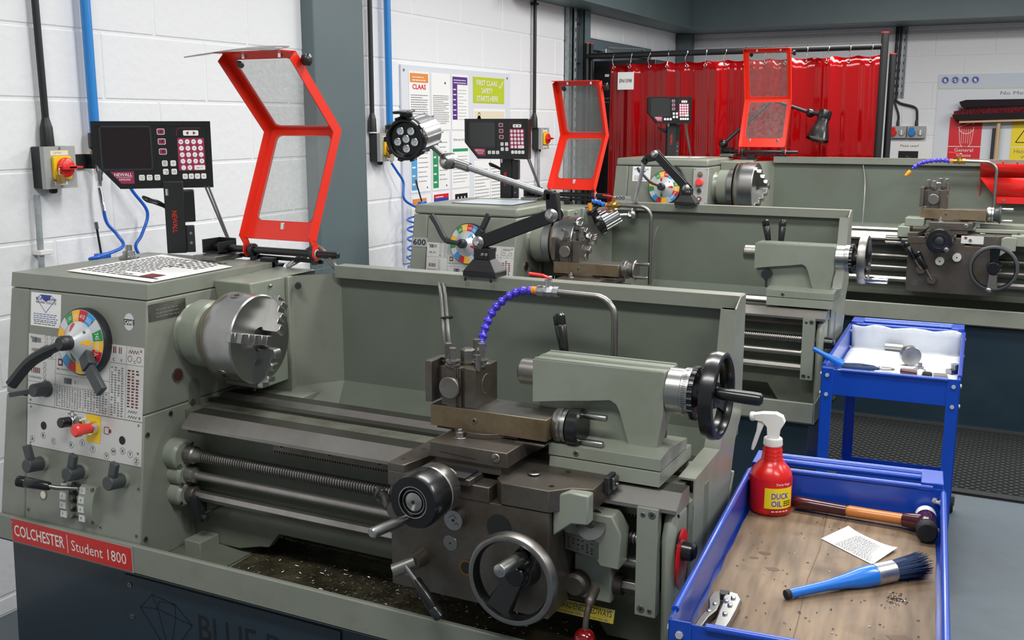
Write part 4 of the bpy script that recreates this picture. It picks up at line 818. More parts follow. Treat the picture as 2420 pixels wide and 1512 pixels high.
    mb = MB(WAY).lathe((-.162, y0, .646), (1, 0, 0), [(0, .019), (.022, .019), (.026, .0105), (bxx + .155, .0105), (bxx + .155, .016), (bxx + .165, .016)], 22); mb.build('feed_rod', t)
    mb = MB(APR).lathe((-.162, y0, .597), (1, 0, 0), [(0, .021), (.020, .021), (.024, .012)], 22); mb.use(WAY).lathe((-.14, y0, .597), (1, 0, 0), [(0, .0125), (bxx + .145, .0125)], 6)
    mb.use(CHAR); mb.prism([(y0 - .022, .60), (y0 + .018, .60), (y0 + .012, .538), (y0 - .006, .530), (y0 - .014, .538)], 'x', -.146, -.126); mb.cyl((-.156, y0, .544), (-.114, y0, .544), .008, seg=12); mb.cyl((-.118, y0, .556), (-.07, y0 + .04, .58), .003, seg=8); mb.build('control_rod', t, bevel=.001)
    # splash guard -----------------------------------------
    gx0, gx1 = .004, L - .004
    mb = MB(GREEND); mb.box((gx0, .312, .80), (gx1, .318, 1.10)); mb.add([(gx0 - .0, .312, .803), (gx1, .312, .803), (gx1, .135, .70), (gx0 + .08, .135, .70)], [(0, 1, 2, 3)])
    mb.use(GREEN); mb.box((gx0, .286, 1.102), (gx1, .33, 1.107)); mb.box((gx0, .286, 1.077), (gx1, .2885, 1.1019))
    mb.box((gx1 - .036, .286, .80), (gx1 - .001, .2885, 1.08))
    side = [(.325, 1.106), (.286, 1.106), (.25, 1.085), (.212, .895), (.163, .81), (-.005, .80), (-.012, .64), (-.105, .52), (-.222, .51), (-.222, .44), (.16, .44), (.285, .80), (.325, .84)]
    mb.prism(side, 'x', gx1, gx1 + .003)
    mb.prism([(.250, 1.083), (.212, .895), (.163, .81), (.168, .806), (.216, .892), (.253, 1.083)], 'x', gx1 - .030, gx1); mb.prism([(.163, .81), (-.005, .80), (-.005, .796), (.166, .806)], 'x', gx1 - .030, gx1)
    # angled joining panel at the headstock end
    P_ = [(-.085, .205), (.004, .300), (.004, .330), (-.06, .330), (-.085, .30)]
    mb.prism([(-.085, .205), (.004, .312), (.0, .318), (-.09, .212)], 'z', .74, 1.085)
    mb.add([(-.085, .205, 1.085), (.004, .30, 1.106), (.004, .33, 1.106), (-.085, .33, 1.086)], [(0, 1, 2, 3)])
    mb.add([(-.085, .205, .80), (.004, .312, .803), (.084, .135, .70), (-.02, .135, .70)], [(0, 1, 2, 3)])
    mb.use(CHAR); mb.cyl((-.062, .222, 1.062), (-.050, .205, 1.062), .008, seg=14)
    mb.build('splash_guard', t)
    # carriage ---------------------------------------------
    c = cdx; A = APR if kind == 1 else APR
    mb = MB(A); mb.box((.492 + c, -.222, .770), (.715 + c, -.13, .800)); mb.prism([(.492 + c, -.222), (.53 + c, -.222), (.545 + c, -.15), (.545 + c, .12), (.492 + c, .12)], 'z', .7995, .816)
    mb.prism([(.74 + c, -.222), (.836 + c, -.222), (.866 + c, -.190), (.905 + c, -.178), (.905 + c, -.05), (.80 + c, -.02), (.72 + c, -.02), (.72 + c, -.20)], 'z', .772, .814)
    mb.box((.56 + c, -.232, .7995), (.68 + c, .14, .812)); mb.box((.53 + c, -.13, .80), (.74 + c, .14, .806))
    mb.use(STEEL); f = Fr((0, 0, .816), (1, 0, 0), (0, 1, 0)); f.cyl(mb, .775 + c, -.155, .012, .003, STEEL); f.line(mb, [(.765 + c, -.16), (.785 + c, -.15)], .0015, INK, .0034)
    for x, y in ((.508, -.19), (.512, -.12), (.83, -.195), (.825, -.11), (.79, -.07)): f.ring(mb, x + c, y, .0035, .0055, STEELB, .0006, 14); f.disc(mb, x + c, y, .0035, INK, .0007)
    mb.use(CHAR); mb.box((.905 + c, -.13, .79), (.915 + c, -.075, .822)); mb.use(STEELB); mb.box((.915 + c, -.118, .795), (.921 + c, -.085, .818)); mb.cyl((.921 + c, -.11, .805), (.927 + c, -.11, .805), .004, seg=10)
    sad = mb.build('saddle', t, bevel=.0015)
    mb = MB(GREENL); mb.prism([(.837 + c, .800), (.868 + c, .812), (.906 + c, .810), (.906 + c, .755), (.874 + c, .752), (.837 + c, .722)], 'y', -.206, -.179); mb.build('saddle_cover', sad, bevel=.003)
    if kind == 3:
        mb = MB(GREENL); mb.box((.445 + c, -.18, .790), (.4925 + c, -.02, .836)); mb.box((.47 + c, -.16, .836), (.545 + c, -.06, .872)); mb.build('saddle_end_cover', sad, bevel=.003)
        mb = MB(GREENL); mb.box((.745 + c, -.115, .8165), (1.02 + c, .02, .832)); mb.box((.76 + c, -.06, .832), (1.0 + c, .03, .848)); mb.box((.885 + c, -.20, .775), (.95 + c, -.12, .8165)); mb.build('saddle_wing', sad, bevel=.002)
    mb = MB(A); mb.box((.496 + c, -.220, .565), (.836 + c, -.108, .7705))
    f = Fr((0, -.220, 0), (1, 0, 0), (0, 0, 1)); kind < 3 and f.disc(mb, .735 + c, .725, .026, INK, .0008); kind < 3 and (f.cyl(mb, .630 + c, .675, .0155, .0015, STEELB), f.disc(mb, .630 + c, .675, .002, INK, .002)); kind < 3 and (f.ring(mb, .665 + c, .632, .012, .016, BRASSD, .0012), f.disc(mb, .665 + c, .632, .012, INK, .001)); f.disc(mb, .532 + c, .602, .014, STEELB, .0008)
    apron = mb.build('apron', t, bevel=.0025)
    mb = MB(STEEL); kx, kz = (.648, .731) if kind < 3 else (.690, .722); f.cyl(mb, kx + c, kz, .0195 if kind < 3 else .017, .020, STEEL if kind < 3 else PLATE); f.disc(mb, kx + c, kz, .003, INK, .0204); kind < 3 and f.line(mb, [(.638 + c, .735), (.648 + c, .742), (.655 + c, .735)], .001, INK, .0204); kind < 3 and f.line(mb, [(.650 + c, .722), (.655 + c, .728), (.660 + c, .722)], .001, INK, .0204); mb.build('feed_selector_knob', apron)
    if kind == 3: mb = MB(STEEL); f.cyl(mb, .625 + c, .702, .017, .014, PLATE); f.disc(mb, .625 + c, .702, .003, INK, .0144); mb.build('feed_selector_knob', apron)
    # apron levers
    if kind != 3:
        mb = MB(STEELB); f.cyl(mb, .563 + c, .635, .020, .03, APR, r2=.016); mb.use(STEELB); mb.cyl((.566 + c, -.245, .634), (.530 + c, -.268, .618), .013, seg=16); mb.tube([(.555 + c, -.262, .630), (.585 + c, -.268, .606)], .0055, 10); grip(mb, (.580 + c, -.267, .610), (.638 + c, -.272, .545), .0095, .012); mb.build('half_nut_lever', apron)
        mb = MB(APR); mb.cyl((.525 + c, -.22, .735), (.532 + c, -.262, .738), .016, seg=14); grip(mb, (.515 + c, -.25, .736), (.448 + c, -.19, .738), .010, .013); mb.build('feed_lever', apron)
    else:
        for dx, dz, ang in ((.555, .665, 2.15), (.600, .625, 2.1)):
            mb = MB(APR); f.cyl(mb, dx + c, dz, .018, .028, APR); e = V((math.cos(ang), 0, math.sin(ang))); p = V((dx + c, -.245, dz)); mb.tube([p, p + e * .055], .006, 8); grip(mb, p + e * .05, p + e * .13, .010, .014); mb.build('apron_lever', apron)
        mb = MB(PLATE); f.slab(mb, .70 + c, .780, .785 + c, .812, PLATE, .004); f.cyl(mb, .735 + c, .795, .006, .008, STEEL); f.rect(mb, .712 + c, .798, .722 + c, .808, INKR, .0045); mb.build('oil_plate', apron)
    # carriage handwheel
    R1 = .088 if kind == 1 else .094
    HX, HZ_ = (.787, .655) if kind < 3 else (.832, .690)
    hw = handwheel(apron, 'h', (HX + c, -.268, HZ_), (0, -1, 0), R1, .026, .03, STEELB if kind < 3 else DKG, BLK, {1: 0, 2: 1, 3: 2}[kind], PI / 2 if kind == 3 else 0, None)
    hw.v = hw.v; 
    mb = hw
    if kind == 1:
        q = basis((0, -1, 0)); p0 = V((.787 + c, -.245, .655)); dn = V((-.42, 0, -.91)); pr = V((-.91, 0, .42)); e = p0 + dn * .072
        mb.use(BLK); mb.add([p0 - pr * .016, p0 + pr * .016, e + pr * .028 - V((0, .018, 0)), e - pr * .028 - V((0, .018, 0)), p0 - pr * .016 - V((0, .012, 0)), p0 + pr * .016 - V((0, .012, 0)), e + pr * .022 - V((0, .03, 0)), e - pr * .022 - V((0, .03, 0))], [(3, 2, 1, 0), (4, 5, 6, 7), (0, 1, 5, 4), (1, 2, 6, 5), (2, 3, 7, 6), (3, 0, 4, 7)])
        mb.bar(p0, p0 - dn * .074 - V((0, .01, 0)), .034, .012); mb.cyl((.787 + c, -.22, .655), (.787 + c, -.25, .655), .034, .028); mb.cyl((.80 + c, -.25, .69), (.806 + c, -.262, .70), .020, .016)
        wheel_handle(mb, (.806 + c, -.262, .700), (-.1, -1, 0.02), .082, .0125)
    else:
        mb.use(BLK); mb.cyl((HX + c, -.22, HZ_), (HX + c, -.275, HZ_), .03, .024); wheel_handle(mb, (HX + c + (.0 if kind == 2 else -.01), -.275, HZ_ - R1 + .012), (0, -1, 0), .07, .011)
    mb.build('carriage_handwheel', apron, bevel=.001)
    # cross slide and its wheel
    mb = MB(A); mb.box((.569 + c, -.190, .830), (.736 + c, .10, .860)); mb.box((.58 + c, -.185, .812), (.72 + c, .13, .831)); f = Fr((0, -.190, 0), (1, 0, 0), (0, 0, 1)); f.line(mb, [(.59 + c, .843), (.67 + c, .839)], .001, INK, .0006); f.cyl(mb, .713 + c, .848, .009, .003, STEEL); f.line(mb, [(.707 + c, .844), (.719 + c, .852)], .0015, INK, .0034)
    mb.prism([(-.235, .812), (-.15, .812), (-.15, .817), (-.235, .817)], 'x', .565 + c, .672 + c)
    csl = mb.build('cross_slide', t, bevel=.0015)
    mb = MB(A); mb.lathe((.625 + c, -.222, .797), (0, -1, 0), [(0, .030), (.02, .024), (.028, .024)], 28); mb.use(STEEL if kind < 3 else BLK); mb.lathe((.625 + c, -.250, .797), (0, -1, 0), [(0, .046), (.004, .048), (.030, .048), (.034, .044)], 44)
    mb.use(BLK); prof = []; S = 44
    mb.lathe((.625 + c, -.284, .797), (0, -1, 0), [(0, .044), (.004, .050), (.05, .051), (.058, .047), (.0585, .030), (.050, .028)], 44)
    mb.use(STEEL if kind < 3 else CHAR); mb.torus((.625 + c, -.3425, .797), (0, 1, 0), .029, .001, 36, 6); mb.torus((.625 + c, -.340, .797), (0, 1, 0), .022, .0008, 36, 6); mb.lathe((.625 + c, -.325, .797), (0, -1, 0), [(0, .02), (.014, .017), (.016, .012)], 24); mb.use(INK); mb.cyl((.625 + c, -.341, .797), (.625 + c, -.342, .797), .004, seg=6)
    wheel_handle(mb, (.611 + c, -.342, .764) if kind < 3 else (.655 + c, -.33, .765), (-.12, -1, .05) if kind < 3 else (0, -1, 0), .095 if kind < 3 else .035, .0095); mb.build('cross_slide_handwheel', csl)
    # compound slide
    m2 = RUSTY; CT = Matrix.Translation((.027, -.042, .015))
    mb = MB(A); mb.T = CT; mb.lathe((.605 + c, -.022, .845), (0, 0, 1), [(0, .072), (.010, .072)], 48); mb.use(STEEL); mb.lathe((.582 + c, -.10, .845), (0, 0, 1), [(0, .014), (.002, .014)], 20); mb.lathe((.582 + c, -.10, .847), (0, 0, 1), [(0, .009), (.010, .009)], 6); mb.lathe((.582 + c, -.10, .857), (0, 0, 1), [(0, .005), (.006, .0045)], 10); mb.use(STEEL)
    mb.build('swivel_base', csl, bevel=.0008)
    mb = MB(m2); mb.T = CT; mb.box((.500 + c, -.075, .853), (.755 + c, .022, .895)); mb.prism([(-.068, .847), (.016, .847), (.01, .854), (-.062, .854)], 'x', .51 + c, .69 + c); mb.use(STEELB); mb.box((.501 + c, -.074, .8945), (.754 + c, .021, .8955)); f = Fr((0, -.075, 0), (1, 0, 0), (0, 0, 1)); f.cyl(mb, .600 + c, .874, .006, .0015, STEELB); f.disc(mb, .600 + c, .874, .003, INK, .002); mb.use(STEELB)
    mb.box((.69 + c, -.078, .843), (.752 + c, -.02, .847)); comp = mb.build('compound_slide', t, bevel=.0015)
    cz, cy = .875, -.026; mb = MB(STEEL); mb.T = CT; mb.lathe((.755 + c, cy, cz), (1, 0, 0), [(0, .031), (.004, .034), (.016, .034), (.018, .031), (.02, .033), (.027, .033)], 36)
    if kind == 1: mb.use(BLK); mb.lathe((.782 + c, cy, cz), (1, 0, 0), [(0, .030), (.004, .036), (.024, .037), (.028, .033), (.028, .020)], 36)
    else: mb.use(STEELB if kind == 2 else DKG); mb.lathe((.782 + c, cy, cz), (1, 0, 0), [(0, .026), (.016, .030), (.024, .037), (.028, .035)], 36)
    for dz in (.023, -.024): wheel_handle(mb, (.806 + c, cy + (.006 if dz > 0 else -.01), cz + dz), (1, 0, 0), .05, .0062)
    mb.build('compound_handwheel', comp)
    # tool post
    mb = MB(APR); mb.T = CT; tx0, tx1, ty0, ty1, tz = .513 + c, .598 + c, -.066, .026, .974
    mb.prism([(tx0 + .008, ty0), (tx0 + .022, ty0), (tx0 + .022, ty0 - .006), (tx0 + .044, ty0 - .006), (tx0 + .044, ty0), (tx0 + .052, ty0), (tx0 + .052, ty0 + .008), (tx0 + .060, ty0 + .008), (tx0 + .060, ty0), (tx1, ty0), (tx1, ty1), (tx0 + .008, ty1)], 'z', .8955, tz)
    mb.box((.492 + c, -.080, .902), (.507 + c, -.02, .985)); mb.box((.505 + c, -.05, .905), (.522 + c, -.03, .97)); mb.use(STEELB); mb.lathe((tx0 + .033, ty0 - .005, .935), (0, -1, 0), [(0, .0225), (.009, .0225), (.0105, .021)], 30)
    mb.lathe((tx1 - .001, -.02, .937), (1, 0, 0), [(0, .020), (.0015, .020)], 24)
    tp = mb.build('tool_post', t, bevel=.0015)
    for x, y, h, r in ((.520, -.035, .028, .0085), (.545, -.062, .026, .0085), (.592, -.03, .034, .0085), (.565, .0, .034, .0085)):
        mb = MB(STEELB); mb.T = CT; mb.lathe((x + c, y, tz), (0, 0, 1), [(0, .013), (.004, .015), (.006, .015), (.008, .011), (.011, .011), (.012, .0145), (.014, .0145)], 20); mb.lathe((x + c, y, tz + .012), (0, 0, 1), [(0, r), (h, r), (h + .001, r * .85)], 4 if kind == 1 else 6); mb.build('clamp_bolt', tp)
    mb = MB(STEELB); mb.T = CT; mb.lathe((.556 + c, -.02, tz), (0, 0, 1), [(0, .022), (.005, .022)], 24); mb.lathe((.556 + c, -.02, tz + .005), (0, 0, 1), [(0, .015), (.022, .015), (.026, .010)], 6); mb.cyl((.598 + c, -.055, tz - .004), (.598 + c, -.055, tz + .028), .0055, seg=12); mb.build('centre_nut', tp)
    # tailstock --------------------------------------------
    if tdx is not None:
        d = tdx; mb = MB(GREENL)
        lo = [(.737, .93), (.737, 1.017), (1.0, 1.019), (1.0, .93), (.985, .865), (.985, .845), (.78, .845), (.778, .90), (.74, .915)]
        if kind == 2: lo = [(.737, .93), (.737, 1.017), (1.0, 1.019), (1.0, .93), (.985, .865), (.985, .845), (.78, .845), (.782, .875), (.74, .91)]
        mb.prism([(x + d - .012, z - .009) for x, z in lo], 'y', -.030, .0)
        hi = [(.733, .932), (.733, 1.018), (1.001, 1.020), (1.001, .94), (.990, .87), (.990, .857), (.944, .857), (.936, .868), (.915, .935), (.908, .948), (.895, .955), (.85, .948), (.80, .942)]
        mb.prism([(x + d - .012, z - .009) for x, z in hi], 'y', -.050, -.020)
        [mb.box((.724 + d, ya, 1.006), (.987 + d, yb, 1.0125)) for ya, yb in ((-.048, -.042), (.024, .030), (-.020, -.017), (-.010, -.007))]; mb.box((.722 + d, -.027, .93), (.988 + d, .032, 1.010))
        mb.prism([(-.09, .835), (.07, .835), (.07, .855), (-.045, .866), (-.09, .858)], 'x', .775 + d, 1.0 + d); mb.prism([(-.095, .806), (.10, .806), (.10, .833), (-.092, .833)], 'x', .778 + d, 1.0 + d)
        f = Fr((0, -.09, 0), (1, 0, 0), (0, 0, 1)); screw(mb, f, .832 + d, .845, .006, .001); mb.box((.79 + d, -.019, .84), (.965 + d, .05, .96))
        ts = mb.build('tailstock', t, bevel=.004)
        f = Fr((0, -.030, 0), (1, 0, 0), (0, 0, 1)); mb = MB(STEELB)
        if kind == 1: f.ring(mb, .748 + d, .890, .0165, .018, BRASSD, .0007)
        else: f.cyl(mb, .765 + d, .905, .0165, .030, CHAR); mb.use(CHAR); mb.cyl((.765 + d, -.05, .89), (.765 + d, -.05, .86), .004, seg=8)
        mb.build('clamp_knob', ts)
        mb = MB(STEELB).lathe((.674 + d, 0, .97), (1, 0, 0), [(0, .016), (.0, .024), (.003, .0265), (.065, .0265)], 36, False, True); mb.use(INK).cyl((.6735 + d, 0, .97), (.676 + d, 0, .97), .012); mb.build('quill', ts)
        mb = MB(STEEL).lathe((.988 + d, -.012, .97), (1, 0, 0), [(0, .040), (.003, .043), (.030, .043), (.032, .046), (.046, .046)], 44)
        f3 = lambda x_, y_, z_: V((1.023 + d + x_, -.012, .97)) + V((0, -math.cos(y_ / .0465), math.sin(y_ / .0465))) * (.0463 + z_)
        mb.use(INK)
        for i in range(40):
            a = -.075 + i * .0042; mb.add([f3(0, a, .0002), f3(.006 if i % 5 else .010, a, .0002), f3(.006 if i % 5 else .010, a + .0008, .0002), f3(0, a + .0008, .0002)], [(0, 1, 2, 3)])
        mb.build('graduated_collar', ts)
        mb = MB(BLK); mb.lathe((1.034 + d, -.012, .97), (1, 0, 0), [(0, .044), (.002, .048), (.010, .048), (.012, .040), (.02, .030), (.045, .024)], 36)
        for i in range(24): a = 2 * PI * i / 24; mb.tube([(1.035 + d, -.012 + .048 * math.cos(a), .97 + .048 * math.sin(a)), (1.045 + d, -.012 + .048 * math.cos(a), .97 + .048 * math.sin(a))], .003, 6)
        mrim = BLK if kind == 1 else STEELB
        h2 = handwheel(ts, 'h', (1.078 + d, -.012, .97), (1, 0, 0), .083, .028, .022, mrim, BLK, 3, .6)
        if kind == 1: wheel_handle(h2, (1.078 + d, -.062, .988), (1, 0, -.03), .095, .0115, BLK)
        else: wheel_handle(h2, (1.078 + d, -.045, .908), (1, 0, 0), .085, .0105, CHROME)
        h2.build('tailstock_handwheel', ts); mb.build('knurled_ring', ts)
        mb = MB(BLK); grip(mb, (.745 + d, .05, 1.0), (.727 + d, .058, 1.082), .009, .0125); mb.build('clamp_lever', ts)
        if kind == 2: mb = MB(BLK); grip(mb, (.785 + d, .06, .99), (.785 + d, .075, 1.085), .009, .0125); mb.build('clamp_lever', ts)
    # coolant pipe
    mb = MB(STEELB); px, py = .798 + c, .19
    mb.tube([(px, py, .80), (px, py, 1.05)] + [(px - .045 + .045 * math.cos(a), py, 1.055 + .045 * math.sin(a)) for a in (.2, .5, .8, 1.1, 1.4, PI / 2)] + [(.662 + c, py, 1.102)], .0072, 14); cp = mb.build('coolant_pipe', t)
    mb = MB(ALU if kind == 1 else BRASS); mb.lathe((.668 + c, py, 1.102), (-1, 0, 0), [(0, .012), (.012, .012), (.014, .010), (.024, .014), (.034, .010), (.036, .012), (.05, .012)], 8 if kind == 1 else 12); mb.cyl((.642 + c, py, 1.11), (.642 + c, py, 1.128), .007); mb.build('tap_body', cp)
    mb = MB(RED); mb.bar((.65 + c, py, 1.130), (.630 + c, py, 1.136), .012, .004, (0, 0, 1)); mb.bar((.631 + c, py, 1.136), (.600 + c, py - .01, 1.140), .017, .005, (0, 0, 1)); mb.use(CHROME).cyl((.647 + c, py, 1.126), (.647 + c, py, 1.136), .005, seg=8); mb.build('tap_lever', cp, bevel=.001)
    if kind == 1: path = [(.605 + c, py, 1.101), (.575, py, 1.097), (.545, py - .005, 1.082), (.520, py - .02, 1.055), (.510, py - .045, 1.015), (.514, py - .07, .975), (.524, py - .088, .935), (.528, py - .095, .92)]
    elif kind == 3: path = [(.605 + c, py, 1.101), (.57 + c, py, 1.104), (.52 + c, py - .01, 1.100), (.475 + c, py - .02, 1.085), (.445 + c, py - .03, 1.055)]
    else: path = [(.605 + c, py, 1.101), (.59 + c, py - .01, 1.11), (.57 + c, py - .02, 1.115), (.55 + c, py - .02, 1.108)]
    bz = bez(path, 12); tot = sum((b - a).length for a, b in zip(bz, bz[1:])); pitch = .0185; n = int(tot / pitch)
    mb = MB(BLUN if kind != 2 else BRSH); acc = 0; k = 0
    for a, b in zip(bz, bz[1:]):
        acc += (b - a).length
        if acc >= k * pitch and k < n:
            dd = (b - a); mb.lathe(a, dd, [(-.002, .006), (.003, .0102), (.0075, .0106), (.011, .0075), (.015, .0066), (.0185, .0072)], 14); k += 1
    mb.build('segmented_nozzle', cp)
    mb = MB(ORA); mb.lathe((.618 + c, py, 1.102), (-1, 0, 0), [(0, .008), (.006, .009), (.009, .006), (.012, .009), (.018, .007)], 14)
    if kind != 1: e = bz[-1]; dd = bz[-1] - bz[-3]; dd = V((0.1, 0, -1)) if kind == 2 else dd; mb.lathe(e, dd, [(0, .009), (.012, .009), (.03, .0055)], 14)
    mb.build('orange_fitting', cp)
    # flexible conduit from guard to carriage
    if kind == 1:
        for o in (0, .012): MB(FLEX).tube(bez([(.30 + o, .30, 1.09), (.33 + o, .26, 1.06), (.372 + o, .20, .99), (.385 + o, .19, .90), (.38 + o, .18, .80)], 40), [.0040 + .0007 * (i % 2) for i in range(161)], 8).build('flexible_conduit', t)
        MB(BLKM).torus((.368, .222, 1.015), (.2, -.2, -1), .012, .003, 16, 6).build('cable_tie', t)
        for o in (0, .013): MB(FLEX).tube(bez([(-.16, .30, 1.09 + o * .1), (-.13, .33, 1.112 + o), (-.08, .32, 1.135 + o), (-.03, .30, 1.12 + o), (.01, .295, 1.092 + o * .3), (.04, .30, 1.088)], 16), [.0046 + .0007 * (i % 2) for i in range(81)], 8).build('flexible_conduit', t)
    elif kind == 2: MB(FLEX).tube(bez([(.79 + c, .24, .80), (.785 + c, .25, .90), (.79 + c, .26, .98), (.80 + c, .27, 1.02)], 8), .004, 8).build('flexible_conduit', t)
    else: MB(FLEX).tube(bez([(.42, .30, 1.09), (.44, .27, 1.0), (.452, .2, .90), (.455, .17, .80)], 8), .0035, 8).build('flexible_conduit', t)
    # gearbox on the right: thread dial housing and lever with red ball (first lathe only)
    if kind == 1:
        mb = MB(GREENL); mb.prism([(.838, .757), (.930, .757), (.948, .725), (.945, .655), (.908, .655), (.893, .676), (.840, .700), (.832, .715)], 'y', -.150, -.104)
        mb.prism([(.84, .655), (.915, .655), (.915, .565), (.84, .565)], 'y', -.11, -.06); tb = mb.build('stop_gearbox', t, bevel=.003)
        mb = MB(STEEL); mb.lathe((.890, -.150, .735), (0, -1, .45), [(0, .029), (.003, .029)], 30); mb.use(APR); mb.lathe((.890, -.152, .736), (0, -1, .45), [(0, .008), (.014, .0075)], 12); mb.build('indicator_disc', tb)
        mb = MB(STEELB); f = Fr((.838, -.1505, .678), (1, 0, -.12), (0, 0, 1)); f.slab(mb, 0, 0, .068, .032, STEELB, .001); f.marks(mb, .006, .004, .062, .028, 5, 6, INK, .5, .4, .0015); mb.build('data_plate', tb)
        mb = MB(APR); mb.lathe((.850, -.105, .597), (0, -1, 0), [(0, .026), (.025, .024), (.03, .018)], 24); mb.cyl((.90, -.085, .597), (.932, -.085, .597), .020); mb.tube(bez([(.892, -.13, .60), (.893, -.16, .585), (.893, -.175, .56), (.893, -.18, .535)], 5), [.010] * 6 + [.006] * 10, 12); lv = mb.build('control_lever', tb)
        MB(mat('red_ball', (120, 8, 18), .12, coat=.6)).sphere((.893, -.182, .522), .0205).build('red_ball_knob', lv)
        f = Fr((.815, -.035 - .006, .540), (1, 0, 0), (0, 0, 1)); mb = MB(SYEL); f = Fr((.80, -.100, .52), (1, 0, 0), (0, .35, .93)); f.slab(mb, 0, 0, .118, .026, mat('faded_yellow', (190, 172, 40), .5, 0, n=(30, .45, .7, (150, 146, 110))), .0015); f.text(mb, 'HARDENED BEDWAYS', .003, .011, .012, INK, wd=.11, off=.002); f.lines(mb, .004, .003, .11, .008, 1, INKG, off=.002); mb.build('yellow_sticker', t, smooth=False)
        mb = MB(mat('worn_red', (206, 26, 22), .35, 0, n=(26, .52, .6, (60, 20, 18)))); mb.sphere((L + .002, -.085, .672), .03, 24, (.12, 1.25, 2.0)); mb.v = [V((v.x, v.y, v.z)) for v in mb.v]; mb.build('red_reflector', t)
    if kind == 3:
        mb = MB(STEEL); mb.lathe((.665, -.14, .775), (1, 0, 0), [(0, .022), (.003, .026), (.03, .027), (.032, .03), (.056, .03)], 30); mb.use(STEELB)
        for i in range(5): a = i * 1.25; mb.cyl((.60, -.14 + .018 * math.cos(a), .775 + .018 * math.sin(a)), (.67, -.14 + .018 * math.cos(a), .775 + .018 * math.sin(a)), .0042, seg=8)
        mb.use(GREENL); mb.box((.72, -.19, .75), (.80, -.11, .80)); mb.build('turret_stop', t)
    return t
lathe_machine('nearest grey-green lathe, its headstock bearing the long red nameplate, front of the row', (0, 0, 0), 1.0, 1, 1.042, 0, 0)
lathe_machine('middle grey-green lathe with the small 600 plate, between the nearest and the farthest machines', (0, 1.885, 0), 1.03, 2, .935, -.587, -.048)
lathe_machine('farthest and longest grey-green lathe, standing in front of the red welding curtain', (.23, 3.76, 0), 1.15, 3, 2.30, .205, None)
# swarf lying in the nearest tray
mb = MB(OIL); mb.add([(-.02, -.21, .4500), (1.03, -.21, .4500), (1.03, .15, .4500), (-.035, .15, .4500)], [(0, 1, 2, 3)])
mb.use(APR)
random.seed(3)
for i in range(900):
    x = random.gauss(.36, .12) if i % 3 else random.uniform(.0, 1.0); y = random.uniform(-.205, .0) + 0.0
    if not (-.01 < x < 1.02): continue
    p = V((x, max(-.205, min(.14, y)), .452 + random.random() * .003)); a = random.uniform(0, 6.28); l = random.uniform(.003, .012)
    mb.use((STEEL, APR, CHAR)[i % 3]); mb.tube([p, p + V((math.cos(a) * l * .5, math.sin(a) * l * .5, .002)), p + V((math.cos(a + .8) * l, math.sin(a + .8) * l, 0))], .0006, 4)
o = mb.build('swarf', smooth=False); o['kind'] = 'stuff'; tag(o, 'oily metal swarf and grime in the tray under the nearest lathe', 'swarf')
